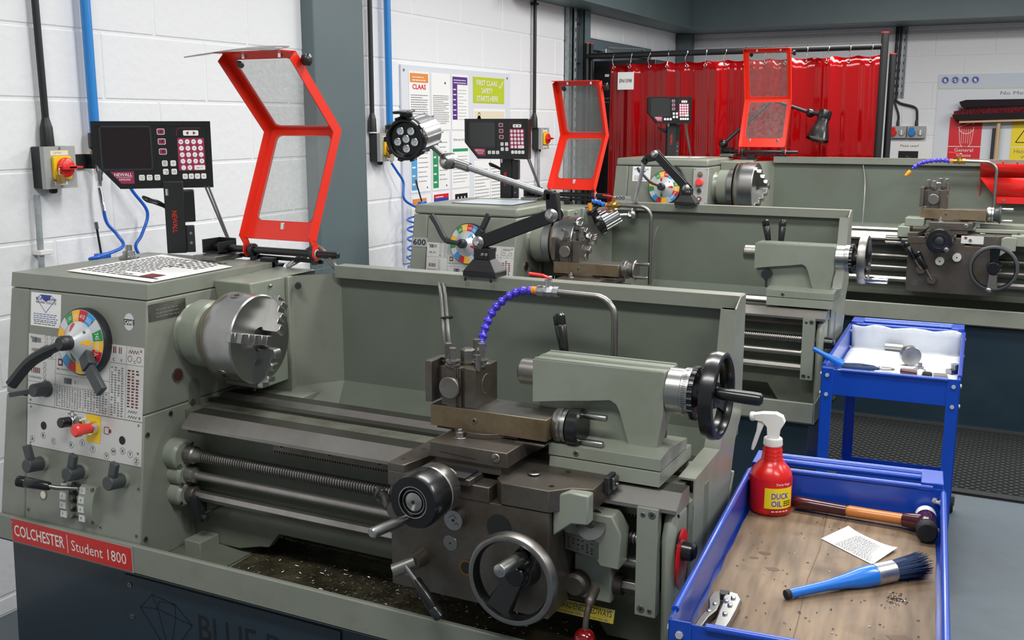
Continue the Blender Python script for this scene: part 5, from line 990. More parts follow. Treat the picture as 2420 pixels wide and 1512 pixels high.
# ---------------------------------------------------------------- things standing on / bolted to the lathes
def guard(label, base, hw, prof, rodL, rodR, flap, latches=1, pane=None):
    """red hinged chuck guard. base = middle of hinge rod; prof = (dy,dz) bottom, knee, top"""
    t = thing('chuck_guard', label, 'machine guard', base, 0, 'raised red chuck guards')
    P = [V((p[0], p[1])) for p in prof]; d = .030
    nrm = []
    for a, b in zip(P, P[1:]): e = (b - a).normalized(); nrm.append(V((-e.y, e.x)))      # towards -y (inside)
    mid = (nrm[0] + nrm[1]).normalized(); mid = mid / mid.dot(nrm[0])
    Q = [P[0] + nrm[0] * d, P[1] + mid * d, P[2] + nrm[1] * d]
    mb = MB(REDP)
    for sx in (-1, 1):
        x0, x1 = (-hw, -hw + .0025) if sx < 0 else (hw - .0025, hw)
        ear = [(P[0].x + .004, P[0].y), (.016, .0), (.010, -.016), (-.008, -.018), (-.019, -.004), (-.016, .018), (Q[0].x - .002, Q[0].y)]
        mb.prism([tuple(Q[0]), tuple(Q[1]), tuple(Q[2]), tuple(P[2]), tuple(P[1]), tuple(P[0])] + [], 'x', x0, x1)
        mb.prism(ear, 'x', x0, x1)
    def panel(a, b, lo, hi):
        e = (b - a); L_ = e.length; e = e / L_
        def pt(x, s, o=0): q = a + e * s + V((-e.y, e.x)) * o; return (x, q.x, q.y)
        s0, s1 = lo, L_ - hi; wx = hw - .026; inner = rrect(-wx, s0, wx, s1, .014); outer = []
        for (x, s) in inner:
            outer.append((max(-hw, min(hw, x * hw / wx * 1.0)), (0 if s < s0 + .0141 else (L_ if s > s1 - .0141 else s))))
        n = len(inner); vs = [pt(x, s) for x, s in inner] + [pt(x, s) for x, s in outer] + [pt(x, s, .0025) for x, s in inner] + [pt(x, s, .0025) for x, s in outer]
        fs = []
        for i in range(n): j = (i + 1) % n; fs += [(i, j, n + j, n + i), (2 * n + i, 3 * n + i, 3 * n + j, 2 * n + j), (i, 2 * n + i, 2 * n + j, j)]
        mb.add(vs, fs); return [pt(x * 1.02, s, .004) for x, s in inner], [pt(x * 1.02, s, .0055) for x, s in inner]
    w1 = panel(P[0], P[1], .052, .018); w2 = panel(P[1], P[2], .016, .020)
    mb.build('frame', t)
    for a, b in (w1, w2):
        m = MB(pane or POLY); n = len(a); m.add(a + b, [tuple(range(n - 1, -1, -1)), tuple(range(n, 2 * n))] + [(i, (i + 1) % n, n + (i + 1) % n, n + i) for i in range(n)]); m.build('window', t)
    e0 = (P[1] - P[0]).normalized(); n0 = nrm[0]
    for x in ((0,) if latches == 1 else (-hw * .6, hw * .6)):
        q = P[0] + e0 * .034 + n0 * .004; MB(CHROME).bar((x, q.x, q.y - .006), (x, q.x + .003, q.y + .012), .011, .006).build('catch', t, bevel=.001)
    for x in (-hw * .45, hw * .55): q = P[2] - (P[2] - P[1]).normalized() * .008 + nrm[1] * .004; MB(CHROME).bar((x, q.x, q.y - .006), (x, q.x, q.y + .006), .010, .005).build('catch', t, bevel=.001)
    q = P[2] - (P[2] - P[1]).normalized() * .030 + nrm[1] * .006; MB(BLK).lathe((-hw + .040, q.x, q.y), (0, nrm[1].x, nrm[1].y), [(0, .0105), (.004, .0105)], 18).build('rubber_buffer', t)
    MB(BLK).lathe((hw, q.x + .006, q.y + .006), (1, 0, 0), [(0, .006), (.006, .006), (.008, .015), (.020, .016), (.022, .013)], 10).build('clamp_knob', t)
    mb = MB(REDP).box((-hw - .002, P[2].x - .034, P[2].y - .002), (hw - .012, P[2].x + .002, P[2].y + .001)); mb.build('top_flange', t)
    if flap:
        mb = MB(CLEAR); tt = P[2]; vs = []
        for i in range(7):
            u = i / 6; x = -hw - .06 + (2 * hw + .03) * u; z = tt.y - .012 + .014 * math.sin(u * 2.2); vs += [(x, tt.x - .075 + .03 * u, z), (x + .02, tt.x - .012, z + .010)]
        mb.add(vs, [(2 * i, 2 * i + 2, 2 * i + 3, 2 * i + 1) for i in range(6)]); mb.build('clear_flap', t, solid=.003)
    # rod, bracket, mounting block
    mb = MB(BLK); mb.lathe((rodL, 0, 0), (1, 0, 0), [(0, .0095), (-rodL + rodR - .01, .0095), (-rodL + rodR - .002, .008), (rodR - rodL, .003)], 20); mb.build('hinge_rod', t)
    mb = MB(BLKM); mb.bar((rodL + .03, .016, -.018), (hw + .005, .016, -.022), .010, .008); mb.build('lower_bar', t, bevel=.001)
    for x in (-hw + .012, hw - .016):
        mb = MB(CHAR); mb.lathe((x, 0, 0), (1, 0, 0), [(0, .017), (.012, .017)], 20); mb.box((x, -.006, -.028), (x + .012, .020, 0))
        if x > 0: mb.use(GREYB); mb.lathe((x + .012, 0, 0), (1, 0, 0), [(0, .0125), (.006, .0125)], 20)
        mb.build('hinge_collar', t, bevel=.001)
    mb = MB(BLKM); mb.box((rodL - .012, -.038, -.0125), (rodL + .046, .03, -.009)); mb.box((rodL + .042, -.038, -.0125), (rodL + .046, .03, .018)); mb.box((rodL - .012, -.038, -.0125), (rodL - .008, .03, .024)); mb.box((rodL - .012, .026, -.0125), (rodL + .046, .03, .024)); mb.use(WHT); mb.cyl((rodL + .012, .0255, .004), (rodL + .012, .0252, .004), .0045, seg=12)
    mb.use(CHAR); mb.cyl((rodL + .02, -.012, -.022), (rodL + .02, -.012, -.013), .009, seg=14); mb.build('bracket', t, bevel=.001)
    MB(STEELB).box((rodL - .002, -.085, -.0265), (rodL + .075, .02, -.0125)).build('mounting_block', t, bevel=.0015)
    mb = MB(CHAR); mb.prism([(-hw - .015, -.03), (-hw + .10, -.034), (-hw + .085, -.058), (-hw + .06, -.060)], 'y', .0, .03); mb.use(BLKM); mb.box((-hw + .05, -.012, -.045), (-hw + .09, .015, -.018)); mb.use(STEELB); [mb.cyl((-hw + .01 + i * .012, -.002, -.036), (-hw + .01 + i * .012, -.005, -.036), .003, seg=8) for i in range(3)]; mb.build('limit_switch', t, bevel=.002)
    return t
guard('red framed chuck guard raised over the nearest chuck, a clear flap drooping from its top', (-.1745, .300, 1.131), .1145, [(-.003, .030), (.122, .312), (-.055, .502)], -.225, .182, True)
guard('red framed chuck guard raised over the middle lathe, right of the second readout', (-.172, 2.195, 1.163), .106, [(-.003, .020), (.135, .244), (.045, .468)], -.20, .17, False)
g3 = guard('tall red framed chuck guard standing up against the welding curtain', (.168, 4.095, 1.298), .131, [(.0, .026), (.10, .292), (.02, .566)], -.22, .20, False, 2, POLYC)
def readout(label, base, h, c, yaw, s=1.0, dark=SCR, lw=1, XS=.925):
    """digital readout: base = foot of its arm, c = panel centre"""
    t = thing('digital_readout', label, 'digital readout', base, 0, 'digital readouts'); B = V(base)
    T = Matrix.Translation(V(c) - B) @ Matrix.Rotation(yaw, 4, 'Z') @ Matrix.Diagonal((s * XS, s, s, 1)); W, H = .336, .183
    def OM(m): mb = MB(m); mb.T = T; return mb
    out = [(-W / 2, H / 2), (-W / 2, -H / 2 + .075), (-W / 2 + .070, -H / 2), (W / 2, -H / 2), (W / 2, H / 2)]
    mb = OM(BLK); mb.prism(out, 'y', .0, .048); ho = mb.build('housing', t, bevel=.004 * s)
    mb = OM(BLK); n = len(out); ins = [(-W / 2 + .014, H / 2 - .012), (-W / 2 + .014, -H / 2 + .08), (-W / 2 + .075, -H / 2 + .013), (W / 2 - .012, -H / 2 + .013), (W / 2 - .012, H / 2 - .012)]
    vs = [(x, -.002, z) for x, z in out] + [(x, -.002, z) for x, z in ins] + [(x, .001, z) for x, z in out] + [(x, .001, z) for x, z in ins]; mb.add(vs, [(i, (i + 1) % n, n + (i + 1) % n, n + i) for i in range(n)] + [(n + i, n + (i + 1) % n, 3 * n + (i + 1) % n, 3 * n + i) for i in range(n)] + [(2 * n + i, (i + 1) % n + 2 * n, (i + 1) % n, i) for i in range(n)]); mb.build('bezel', t)
    k = .00048; f = Fr((-W / 2, -.0002, H / 2), (1, 0, 0), (0, 0, 1)); q = lambda a, b: ((a - 525) * k, -(b - 703) * k)
    def R(mb, a, b, w_, h_, m, off=.0006): x, y = q(a, b); f.poly(mb, rrect(x - w_ * k / 2, y - h_ * k / 2, x + w_ * k / 2, y + h_ * k / 2, min(w_, h_) * k * .2, 2), m, off)
    mb = OM(dark); x, y = q(580, 970); x2, y2 = q(862, 738); f.rect(mb, x, y, x2, y2, dark, .0004); mb.build('screen', t, smooth=False)
    mb = OM(CHAR)
    for a, b, c_, d in ((570, 980, 580, 728), (862, 980, 872, 728), (570, 980, 872, 970), (570, 738, 872, 728)): x, y = q(a, b); x2, y2 = q(c_, d); f.slab(mb, x, y, x2, y2, CHAR, .002)
    mb.build('screen_surround', t)
    mb = OM(MAG); f.poly(mb, [q(600, 985), q(675, 1055), q(755, 1055), q(755, 985)], MAG); x, y = q(640, 1012); f.text(mb, 'NEWALL', x, y, .0085, WHT, wd=.050, off=.001, bold=.01); x, y = q(648, 1018); f.rect(mb, x, y - .0004, x + .046, y + .0004, WHT, .001); x, y = q(668, 1037); f.text(mb, 'NMS300', x, y, .0055, WHT, wd=.031, off=.001)
    mb.build('badge', t, smooth=False)
    mb = OM(MAG); x, y = q(1022, 985); x2, y2 = q(1182, 798); f.poly(mb, rrect(x, y, x2, y2, .004, 3), MAG, .0004)
    f.line(mb, [q(1020, 785), q(1020, 755), q(1035, 742), q(1165, 742)], .001, MAG)
    txt = [['ce', '+', 'n', '/'], ['7', '8', '9', 'x'], ['4', '5', '6', '-'], ['1', '2', '3', '+'], ['.', '0', '', '']]
    for r in range(5):
        for c_ in range(4):
            a, b = 1043 + c_ * 38 + r * 2, 820 + r * 37; x, y = q(a, b)
            if r == 4 and c_ == 3: continue
            if r == 4 and c_ == 2: R(mb, 1148, 968, 66, 27, WHT); x, y = q(1148, 968); f.text(mb, 'ent / =', x, y - .002, .0042, INK, off=.001, center=True); continue
            f.disc(mb, x, y, .0068, WHT, .0006, 18)
            if txt[r][c_]: f.text(mb, txt[r][c_], x, y - .002, .0042 if txt[r][c_] not in '.-' else .001, INK, off=.001, center=True)
    R(mb, 1105, 770, 92, 30, WHT)
    for s_ in (-1, 1): x, y = q(1105 + s_ * 20, 770); f.poly(mb, [(x + s_ * .005, y), (x - s_ * .003, y + .005), (x - s_ * .003, y - .005)][::s_], INKR, .001)
    for i, b in enumerate((762, 818, 875)): R(mb, 927 + i * 3, b, 46, 34, WHT, .0005); R(mb, 927 + i * 3, b, 40, 28, MAG, .0008); x, y = q(927 + i * 3, b); f.poly(mb, [(x - .005, y), (x + .004, y - .005), (x + .004, y + .005)], INK, .001)
    for a, b in ((940, 942), (990, 942), (943, 990), (993, 990)): R(mb, a, b, 33, 33, WHT)
    for a, b, s_ in ((1057, 1018, 'F1'), (1094, 1018, 'F2'), (1131, 1018, 'F3'), (1169, 1018, 'F4')): R(mb, a, b, 31, 31, WHT); x, y = q(a, b); f.text(mb, s_, x, y - .002, .004, INK, off=.001, center=True)
    for a, u, l in ((800, 'Inch', 'mm'), (845, 'Abs', 'Inc'), (891, 'Zero', 'Set')):
        R(mb, a, 1022, 34, 32, WHT); x, y = q(a, 1022); f.text(mb, u, x, y + .0008, .0035, INK, off=.001, center=True, wd=.011); f.text(mb, l, x, y - .005, .003, INK, off=.001, center=True, wd=.008)
    x, y = q(940, 942); [f.rect(mb, x - .005, y + j, x + .005, y + j + .0012, INK, .001) for j in (-.004, 0, .004)]; x, y = q(990, 942); f.rect(mb, x - .006, y - .0003, x + .006, y + .0003, INK, .001); f.rect(mb, x - .0003, y - .006, x + .0003, y + .006, INK, .001)
    x, y = q(943, 990); f.line(mb, [(x - .004, y + .002), (x + .004, y + .002), (x + .004, y - .004), (x - .001, y - .004)], .001, INK, .001); x, y = q(993, 990); f.text(mb, '1/2', x, y - .003, .006, INK, off=.001, center=True)
    mb.build('keypad', t, smooth=False)
    # arm
    top = V(c).z - B.z - H / 2 * s; mb = MB(BLKM); mb.T = Matrix.Rotation(yaw, 4, 'Z'); mb.box((-.026, -.018, 0), (.026, .022, top + .02)); mb.use(CHAR); mb.box((.026, -.006, 0), (.050, .016, top * .42)); f2 = Fr((0, -.018, 0), (0, 0, -1), (1, 0, 0)); f2.text(mb, 'NEWALL', -top * .66, -.008, .013, REDP, wd=.06, off=.0008); f3 = Fr((0, -.006, 0), (1, 0, 0), (0, 0, 1)); f3.disc(mb, .039, top * .3, .004, INKG); f3.disc(mb, .039, top * .15, .004, INKG)
    mb.build('arm', t, bevel=.002); mb = MB(BLK); mb.T = Matrix.Rotation(yaw, 4, 'Z'); mb.box((.022, -.012, top * .48), (.054, .02, top * .98)); mb.build('cable_box', t, bevel=.003)
    mb = MB(BLKM); mb.T = Matrix.Rotation(yaw, 4, 'Z'); mb.tube(bez([(-.02, .0, top * .70), (-.05, -.01, top * .78), (-.072, -.01, top * .82), (-.08, 0, top * .88), (-.05, .01, top * .80), (-.02, .02, top * .68)], 6), .0035, 6); mb.tube(bez([(-.02, .0, top * .72), (-.045, -.02, top * .82), (-.068, -.02, top * .84), (-.06, 0, top * .80), (-.02, .01, top * .70)], 6), .0035, 6); mb.use(CHROME); mb.cyl((-.018, -.01, top * .9), (-.018, -.01, top), .010, seg=6); mb.build('cable_loop', t)
    for o in (0, .009):
        mb = MB(FLEX); mb.T = Matrix.Rotation(yaw, 4, 'Z'); e = lw; mb.tube([V((.085 + o, .02, top + .005)).lerp(V((.15 * e + o * .4, .05 * e, 0.0)), i / 60) for i in range(61)], [.0030 + .0006 * (i % 2) for i in range(61)], 6); mb.build('armoured_cable', t)
    return t
readout('large black readout with round white keys beside the blue air pipe, behind the nearest headstock', (-.565, .325, 1.104), .18, (-.612, .305, 1.374), math.radians(45.5), 1.0)
readout('black readout on the middle lathe in front of the white noticeboard', (-.495, 2.22, 1.136), .18, (-.522, 2.17, 1.392), math.radians(8), .93, SCRG)
readout('smallest black readout, standing against the left part of the red curtain', (-.365, 4.07, 1.268), .2, (-.352, 4.0, 1.530), math.radians(34), .82, SCRG, .9)
def work_lamp(label, base, j1, j2, br, tb, j3, hf, hb, wd=.030, headtype=0):
    t = thing('work_lamp', label, 'lamp', base, 0, 'machine work lamps'); B = V(base); L_ = lambda p: V(p) - B
    mb = MB(BLKM); mb.box((-.043, -.030, 0), (.043, .030, .012)); bs = [(-.043, -.030), (.043, -.030), (.043, .030), (-.043, .030)]; tp = [(-.022, -.018), (.022, -.018), (.022, .018), (-.022, .018)]
    mb.add([(x, y, .012) for x, y in bs] + [(x, y, .040) for x, y in tp], [(4, 5, 6, 7)] + [(i, (i + 1) % 4, 4 + (i + 1) % 4, 4 + i) for i in range(4)] + [(3, 2, 1, 0)])
    mb.box((-.020, -.018, .040), (.020, .018, .066)); [mb.cyl((x, y, -.010), (x, y, .0), .003, seg=8) for x in (-.034, .034) for y in (-.034,)]; mb.use(STEELB); [mb.cyl((x, -.018, .052), (x, -.0215, .052), .0045, seg=12) for x in (.004, .014)]; mb.build('base', t, bevel=.0015)
    j1, j2, br, tb, j3 = map(L_, (j1, j2, br, tb, j3)); yo = V((0, -.012, 0))
    mb = MB(BLKM); mb.box((j1.x - .008, -.012, .060), (j1.x + .008, .012, j1.z)); mb.bar(j1 + yo, j2 + yo, wd, .006); mb.bar(j1 - yo, j2 - yo, wd, .006); e = (j2 - j1); mb.bar(j1 + e * .1, j2 - e * .45, wd * .8, .018); mb.build('lower_arm', t, bevel=.001)
    def joint(p, nm='joint_disc'):
        for s in (-1, 1):
            m = MB(STEEL); m.lathe(p + V((0, s * .015, 0)), (0, s, 0), [(0, .0155), (.003, .0155), (.006, .011), (.007, .006), (.009, .006)], 26)
            if s < 0: m.use(CHROME); m.lathe(p + V((0, -.0235, 0)), (0, -1, 0), [(0, .0055), (.005, .0055)], 6)
            m.build(nm, t)
    joint(j1); joint(j2)
    mb = MB(BLKM); mb.bar(j2 + V((0, 0, -.012)), br, wd, .020); mb.bar(br + (j2 - br) * .15, br + (tb - br).normalized() * .02, wd * .8, .020); mb.build('elbow_bracket', t, bevel=.003)
    mb = MB(ALU).cyl(tb, j3, .0078, seg=18); mb.use(STEEL).cyl(j3 + (tb - j3).normalized() * .012, j3 + (tb - j3).normalized() * .055, .011, seg=18); mb.build('tube_arm', t)
    mb = MB(STEEL); mb.lathe(j3 + V((0, -.012, 0)), (0, -1, 0), [(0, .019), (.004, .019), (.010, .012), (.012, .006)], 28); mb.lathe(j3 + V((0, -.01, 0)), (0, 1, 0), [(0, .019), (.02, .019)], 28); mb.use(CHROME).lathe(j3 + V((0, -.023, 0)), (0, -1, 0), [(0, .005), (.005, .005)], 6); mb.build('swivel_joint', t)
    hf, hb = L_(hf), L_(hb); d = (hf - hb).normalized(); HL = (hf - hb).length; _, u, w_ = basis(d)
    mb = MB(STEEL).tube([j3, j3.lerp(hb.lerp(hf, .30), .55), hb.lerp(hf, .30)], .0085, 12); mb.build('head_stem', t)
    mb = MB(ALU if headtype == 0 else CHROME); mb.lathe(hb, d, [(0, .036), (.004, .041), (HL - .02, .041)], 40)
    for i in range(12): a = 2 * PI * i / 12; r_ = u * math.cos(a) + w_ * math.sin(a); mb.bar(hb + r_ * .042, hb + d * (HL - .02) + r_ * .042, .0022, .006, r_)
    hd = mb.build('lamp_head', t)
    mb = MB(BLK); mb.lathe(hf - d * .022, d, [(0, .044), (.002, .048), (.018, .048), (.022, .045), (.022, .040), (.014, .037), (.010, .036), (.010, .0005)], 44, True, False)
    for i in range(10): a = 2 * PI * i / 10; r_ = u * math.cos(a) + w_ * math.sin(a); mb.bar(hf - d * .018 + r_ * .049, hf + r_ * .049, .011, .005, r_)
    mb.build('front_ring', hd, bevel=.0006)
    for i in range(6):
        a = 2 * PI * i / 5 + .3; c_ = hf - d * .011 + ((u * math.cos(a) + w_ * math.sin(a)) * .022 if i < 5 else V((0, 0, 0)))
        m = MB(LAMPY); m.lathe(c_, d, [(0, .0088), (.002, .0090), (.0022, .0070), (.0005, .003), (.0025, .0022)], 20, False, True); m.use(CHROME).torus(c_ + d * .002, d, .0085, .0009, 20, 6); m.build('led_lens', hd)
    p = hb.lerp(hf, .8) + w_ * 0; mb = MB(BLK); up = V((0, 0, 1)) - d * d.z; up.normalize(); s_ = d.cross(up); mb.bar(hf - d * .02 + up * .045 - s_ * 0, hf - d * .02 + up * .058 + s_ * .0, .030, .008, d); mb.bar(hf - d * .035 + up * .060, hf + d * .018 + up * .062, .034, .006, up); mb.build('tilt_handle', hd, bevel=.002)
    return t
work_lamp('round six-lens work lamp on a long silver arm, mounted on the nearest splash guard', (.424, .306, 1.107), (.416, .306, 1.186), (.603, .306, 1.257), (.598, .306, 1.308), (.585, .306, 1.304), (.331, .306, 1.373), (.284, .185, 1.424), (.264, .312, 1.440))
work_lamp('work lamp with mirror bright head folded down over the middle lathe chuck', (.332, 2.175, 1.139), (.332, 2.175, 1.205), (.197, 2.175, 1.338), (.155, 2.175, 1.318), (.148, 2.175, 1.305), (.104, 2.175, 1.09), (-.02, 2.10, 1.055), (.045, 2.15, 1.10), headtype=1)
t = thing('desk_lamp', 'black anglepoise lamp with flared shade leaning over the farthest lathe', 'lamp', (-.068, 4.12, 1.27)); B = V((-.068, 4.12, 1.27)); L_ = lambda x, y, z: V((x, y, z)) - B
J = L_(-.068, 4.13, 1.34); E_ = L_(.179, 4.25, 1.585); K = L_(.40, 4.22, 1.514)
MB(BLKM).cyl((0, 0, 0), J, .012).build('base', t); MB(BLK).sphere(tuple(J), .026).build('ball_joint', t)
MB(CHAR).cyl(J, E_ + V((0, 0, .004)), .010).build('lower_arm', t); MB(CHAR).cyl(E_ - (K - E_) * .04, K, .0105).build('upper_arm', t); MB(BLK).sphere(tuple(K), .026).build('ball_joint', t)
c0, c1 = L_(.487, 4.19, 1.522), L_(.458, 4.14, 1.365); mb = MB(BLK); d = (c1 - c0).normalized(); mb.keep = 1; mb.lathe(c0, d, [(0, .030), (.001, .037), (.042, .037), (.048, .033), (.075, .036), (.11, .049), (.140, .058), (.165, .062), (.164, .060), (.11, .046), (.05, .03)], 36, True, True); sh = mb.build('lamp_shade', t)
MB(IVORY).lathe(c0 + d * .14, d, [(0, .045), (.012, .052), (.0121, .03), (.001, .001)], 30, False, False).build('bulb', sh); MB(BLK).cyl(K, c0 + d * .02, .012).build('neck', t)
# papers and small parts on the headstocks
def flat_sheet(label, pts, z, name='paper_sheet', draw=None, m=PAPER, th=.0008, cat='paper', curl=0, group=None):
    c = V((sum(p[0] for p in pts) / 4, sum(p[1] for p in pts) / 4, z)); q = [V((p[0], p[1], z)) - c for p in pts]; mb = MB(m); N_ = 8
    g = [[q[0].lerp(q[1], i / N_).lerp(q[3].lerp(q[2], i / N_), j / N_) + V((0, 0, curl * (abs(i / N_ - .5) * 2) ** 3 * (j / N_))) for i in range(N_ + 1)] for j in range(N_ + 1)]
    n = N_ + 1; vs = [p + V((0, 0, th)) for r in g for p in r] + [p for r in g for p in r]; m_ = n * n; fs = []
    for j in range(N_):
        for i in range(N_): a = j * n + i; fs += [(a, a + 1, a + n + 1, a + n), (m_ + a, m_ + a + n, m_ + a + n + 1, m_ + a + 1)]
    for i in range(N_): fs += [(i, m_ + i, m_ + i + 1, i + 1), (N_ * n + i, N_ * n + i + 1, m_ + N_ * n + i + 1, m_ + N_ * n + i), (i * n, (i + 1) * n, m_ + (i + 1) * n, m_ + i * n), (i * n + N_, m_ + i * n + N_, m_ + (i + 1) * n + N_, (i + 1) * n + N_)]
    mb.add(vs, fs)
    if draw:
        ux = (q[1] - q[0]); uy = (q[3] - q[0]); f = Fr(q[0] + V((0, 0, th)), ux, uy); f.n = V((0, 0, 1)); f.uy = uy.normalized(); draw(f, mb, ux.length, uy.length)
    o = mb.build(name, smooth=False); o.location = c; return tag(o, label, cat, group)
def d_doc(f, o, w, h):
    f.lines(o, .02, .03, w * .62, h - .03, 15, INK, hh=.32, word=.02); f.marks(o, w * .55, h * .55, w - .03, h - .02, 7, 5, INK, .8, .4); f.rect(o, w * .72, .04, w - .04, .085, INKR); f.rect(o, w * .55, .03, w * .95, .038, INK)
flat_sheet('printed sheets in a clear wallet lying flat on top of the nearest headstock', [(-.535, -.075), (-.21, -.115), (-.222, .165), (-.56, .265)], 1.1050, draw=d_doc, name='printed_document')
flat_sheet('glossy laminated chart with dark edging on top of the middle headstock', [(-.570, 1.865), (-.285, 1.855), (-.285, 2.08), (-.575, 2.12)], 1.1365, name='laminated_chart', m=BLKM, th=.0015, draw=lambda f, o, w, h: (f.rect(o, .004, .004, w - .004, h - .004, BOARDG), f.lines(o, .03, .03, w * .5, h - .03, 9, PAPER, hh=.4)))
flat_sheet('loose papers on top of the farthest headstock beside the smallest readout', [(-.33, 3.76), (-.12, 3.75), (-.10, 3.92), (-.34, 3.94)], 1.2695, draw=d_doc)
t = thing('stepped_spigot', 'small stepped bright steel spigot on the back of the nearest headstock top', 'turned part', (-.585, .17, 1.1035)); MB(STEEL).lathe((0, 0, 0), (0, 0, 1), [(0, .026), (.006, .026), (.008, .022), (.009, .016), (.020, .016), (.022, .009), (.036, .0085), (.037, .007)], 32).build('turned_body', t)
# red sheet metal tray over the farthest lathe
t = thing('red_chute', 'red sheet metal bin with upright ribs at the right edge behind the coolant pipe', 'bin', (1.305, 4.10, 1.066))
mb = MB(RED); mb.prism([(-.10, .19), (-.04, .12), (.03, .0), (.06, .0), (.06, .19)], 'x', .0, .003); mb.add([(0, -.10, .19), (0, -.04, .118), (.7, -.04, .118), (.7, -.10, .19)], [(0, 1, 2, 3)]); mb.build('ribbed_lip', t, solid=.003)
mb = MB(RED); mb.add([(0, -.045, .118), (.085, -.045, .005), (.7, -.045, .0), (.7, -.045, .118)], [(0, 1, 2, 3)]); mb.box((.085, -.046, -.012), (.7, -.040, .02)); mb.use(STEEL).cyl((.12, -.046, .004), (.12, -.050, .004), .006); mb.build('front_panel', t, solid=.002)
for i in range(5): MB(RED).prism([(-.11, .20), (-.045, .125), (-.04, .125), (-.06, .205)], 'x', .035 + i * .065, .040 + i * .065).build('rib', t)
# ---------------------------------------------------------------- trolleys and what lies on them
TW, TL, TZ, TB = .40, .78, .70, .612
def trolley(label, loc, rz):
    t = thing('tool_trolley', label, 'trolley', loc, rz, 'blue tool trolleys')
    mb = MB(BLUT); mb.box((0, 0, TB), (TW, TL, TB + .002)); mb.box((0, 0, TB), (.0025, TL, TZ)); mb.box((TW - .0025, 0, TB), (TW, TL, TZ)); mb.box((0, 0, TB), (TW, .0025, TZ - .006)); mb.box((0, TL - .0025, TB), (TW, TL, TZ))
    for a, b in (((0, .03, TZ), (0, TL - .03, TZ)), ((TW, .03, TZ), (TW, TL - .03, TZ)), ((.055, 0, TZ - .006), (TW - .03, 0, TZ - .006)), ((.02, TL, TZ), (TW - .02, TL, TZ))): mb.cyl(a, b, .0065, seg=12)
    mb.build('top_tray', t, bevel=.001)
    for x in (0, 1):
        for y in (0, 1):
            xx, yy = x * TW, y * TL; sx, sy = (1 if x == 0 else -1), (1 if y == 0 else -1); w_ = .036
            mb = MB(BLUT); a = (xx - sx * .003, yy - sy * .003)
            mb.box((a[0], a[1], .06), (a[0] + sx * w_, a[1] + sy * .003, TZ - .002)); mb.box((a[0], a[1], .06), (a[0] + sx * .003, a[1] + sy * w_, TZ - .002)); lg = mb.build('leg', t, bevel=.001)
            for z in (TZ - .025, TB):
                for p, n, q in (((a[0] + sx * .018, a[1], z), (0, -sy, 0), (a[0] + sx * .018, a[1] + sy * .004, z)), ((a[0], a[1] + sy * .018, z), (-sx, 0, 0), (a[0] + sx * .004, a[1] + sy * .018, z))):
                    mb = MB(ZINC); mb.lathe(p, n, [(-.002, .006), (.0045, .006)], 6); mb.lathe(q, (-n[0], -n[1], 0), [(-.006, .0065), (.005, .006), (.006, .0035), (.012, .0035)], 8); mb.build('bolt', lg)
            cw = MB(RUB); cw.lathe((xx - .012, yy, .032), (1, 0, 0), [(0, .030), (.002, .032), (.022, .032), (.024, .030)], 24); cw.use(STEELB).box((xx - .016, yy - .014, .03), (xx + .016, yy + .014, .066)); cw.build('castor', t)
    mb = MB(BLUT); mb.box((0, 0, .11), (TW, TL, .113)); mb.box((0, 0, .11), (TW, .003, .17)); mb.box((0, TL - .003, .11), (TW, TL, .17)); mb.box((0, 0, .11), (.003, TL, .17)); mb.box((TW - .003, 0, .11), (TW, TL, .17)); mb.build('lower_shelf', t)
    mb = MB(BLUT); mb.cyl((.04, TL + .075, TZ + .004), (TW - .04, TL + .075, TZ + .004), .0105, seg=16); mb.cyl((.04, TL + .052, TZ + .002), (TW - .04, TL + .052, TZ + .002), .008, seg=14)
    for x in (.0, TW - .045): mb.box((x, TL - .002, TZ - .022), (x + .045, TL + .09, TZ + .012))
    mb.build('push_handle', t, bevel=.002)
    return t
N0, NR = V((1.115, -.367, 0)), math.radians(4.8); F0, FR_ = V((1.012, 1.475, 0)), math.radians(2.6)
trolley('blue tool trolley at lower right with a plywood lined top tray', N0, NR)
trolley('blue tool trolley standing between the lathes, its tray lined with white padding', F0, FR_)
def inT(o0, r, x, y, z=0): return V((o0.x + x * math.cos(r) - y * math.sin(r), o0.y + x * math.sin(r) + y * math.cos(r), z))
# plywood liner
t = thing('plywood_liner', 'brown stained plywood board lining the nearest trolley tray', 'board', inT(N0, NR, 0, 0, TB + .0025), NR)
pts = [(.008, .01), (TW - .012, .01)] + [(TW - .008 - .002 * math.sin(i * 2.1) ** 2, .01 + (TL - .02) * i / 12) for i in range(1, 12)] + [(TW - .014, TL - .006)] + [(TW - .02 - i * .03, TL - .006 - .005 * math.sin(i * 1.7) ** 2) for i in range(1, 12)] + [(.006 + .004 * math.sin(i * 1.3) ** 2, TL - .02 - (TL - .03) * i / 12) for i in range(0, 12)]
mb = MB(PLY); n = len(pts); mb.add([(x, y, .0065) for x, y in pts] + [(x, y, 0) for x, y in pts], [tuple(range(n))] + [(i, (i + 1) % n, n + (i + 1) % n, n + i) for i in range(n)]); mb.build('panel', t)
f = Fr((0, 0, .0065), (1, 0, 0), (0, 1, 0)); mb = MB(INKR); mb.use(mat('dark_stain', (92, 70, 52), .6))
f.line(mb, [(.17, .03), (.172, .2), (.168, .4), (.175, .55), (.17, .77)], .0018, mb.ms[-1], .0004)
for x, y, r in ((.075, .49, .010), (.06, .46, .006), (.10, .42, .008), (.34, .22, .016), (.31, .2, .008)): f.poly(mb, [(x + r * random.uniform(.6, 1.2) * math.cos(a) * 1.6, y + r * random.uniform(.6, 1.2) * math.sin(a)) for a in [i * .7 for i in range(9)]], mb.ms[-1], .0004)
mb.build('stain', t)
PZ = TB + .009
mb = MB(CHAR); random.seed(5)
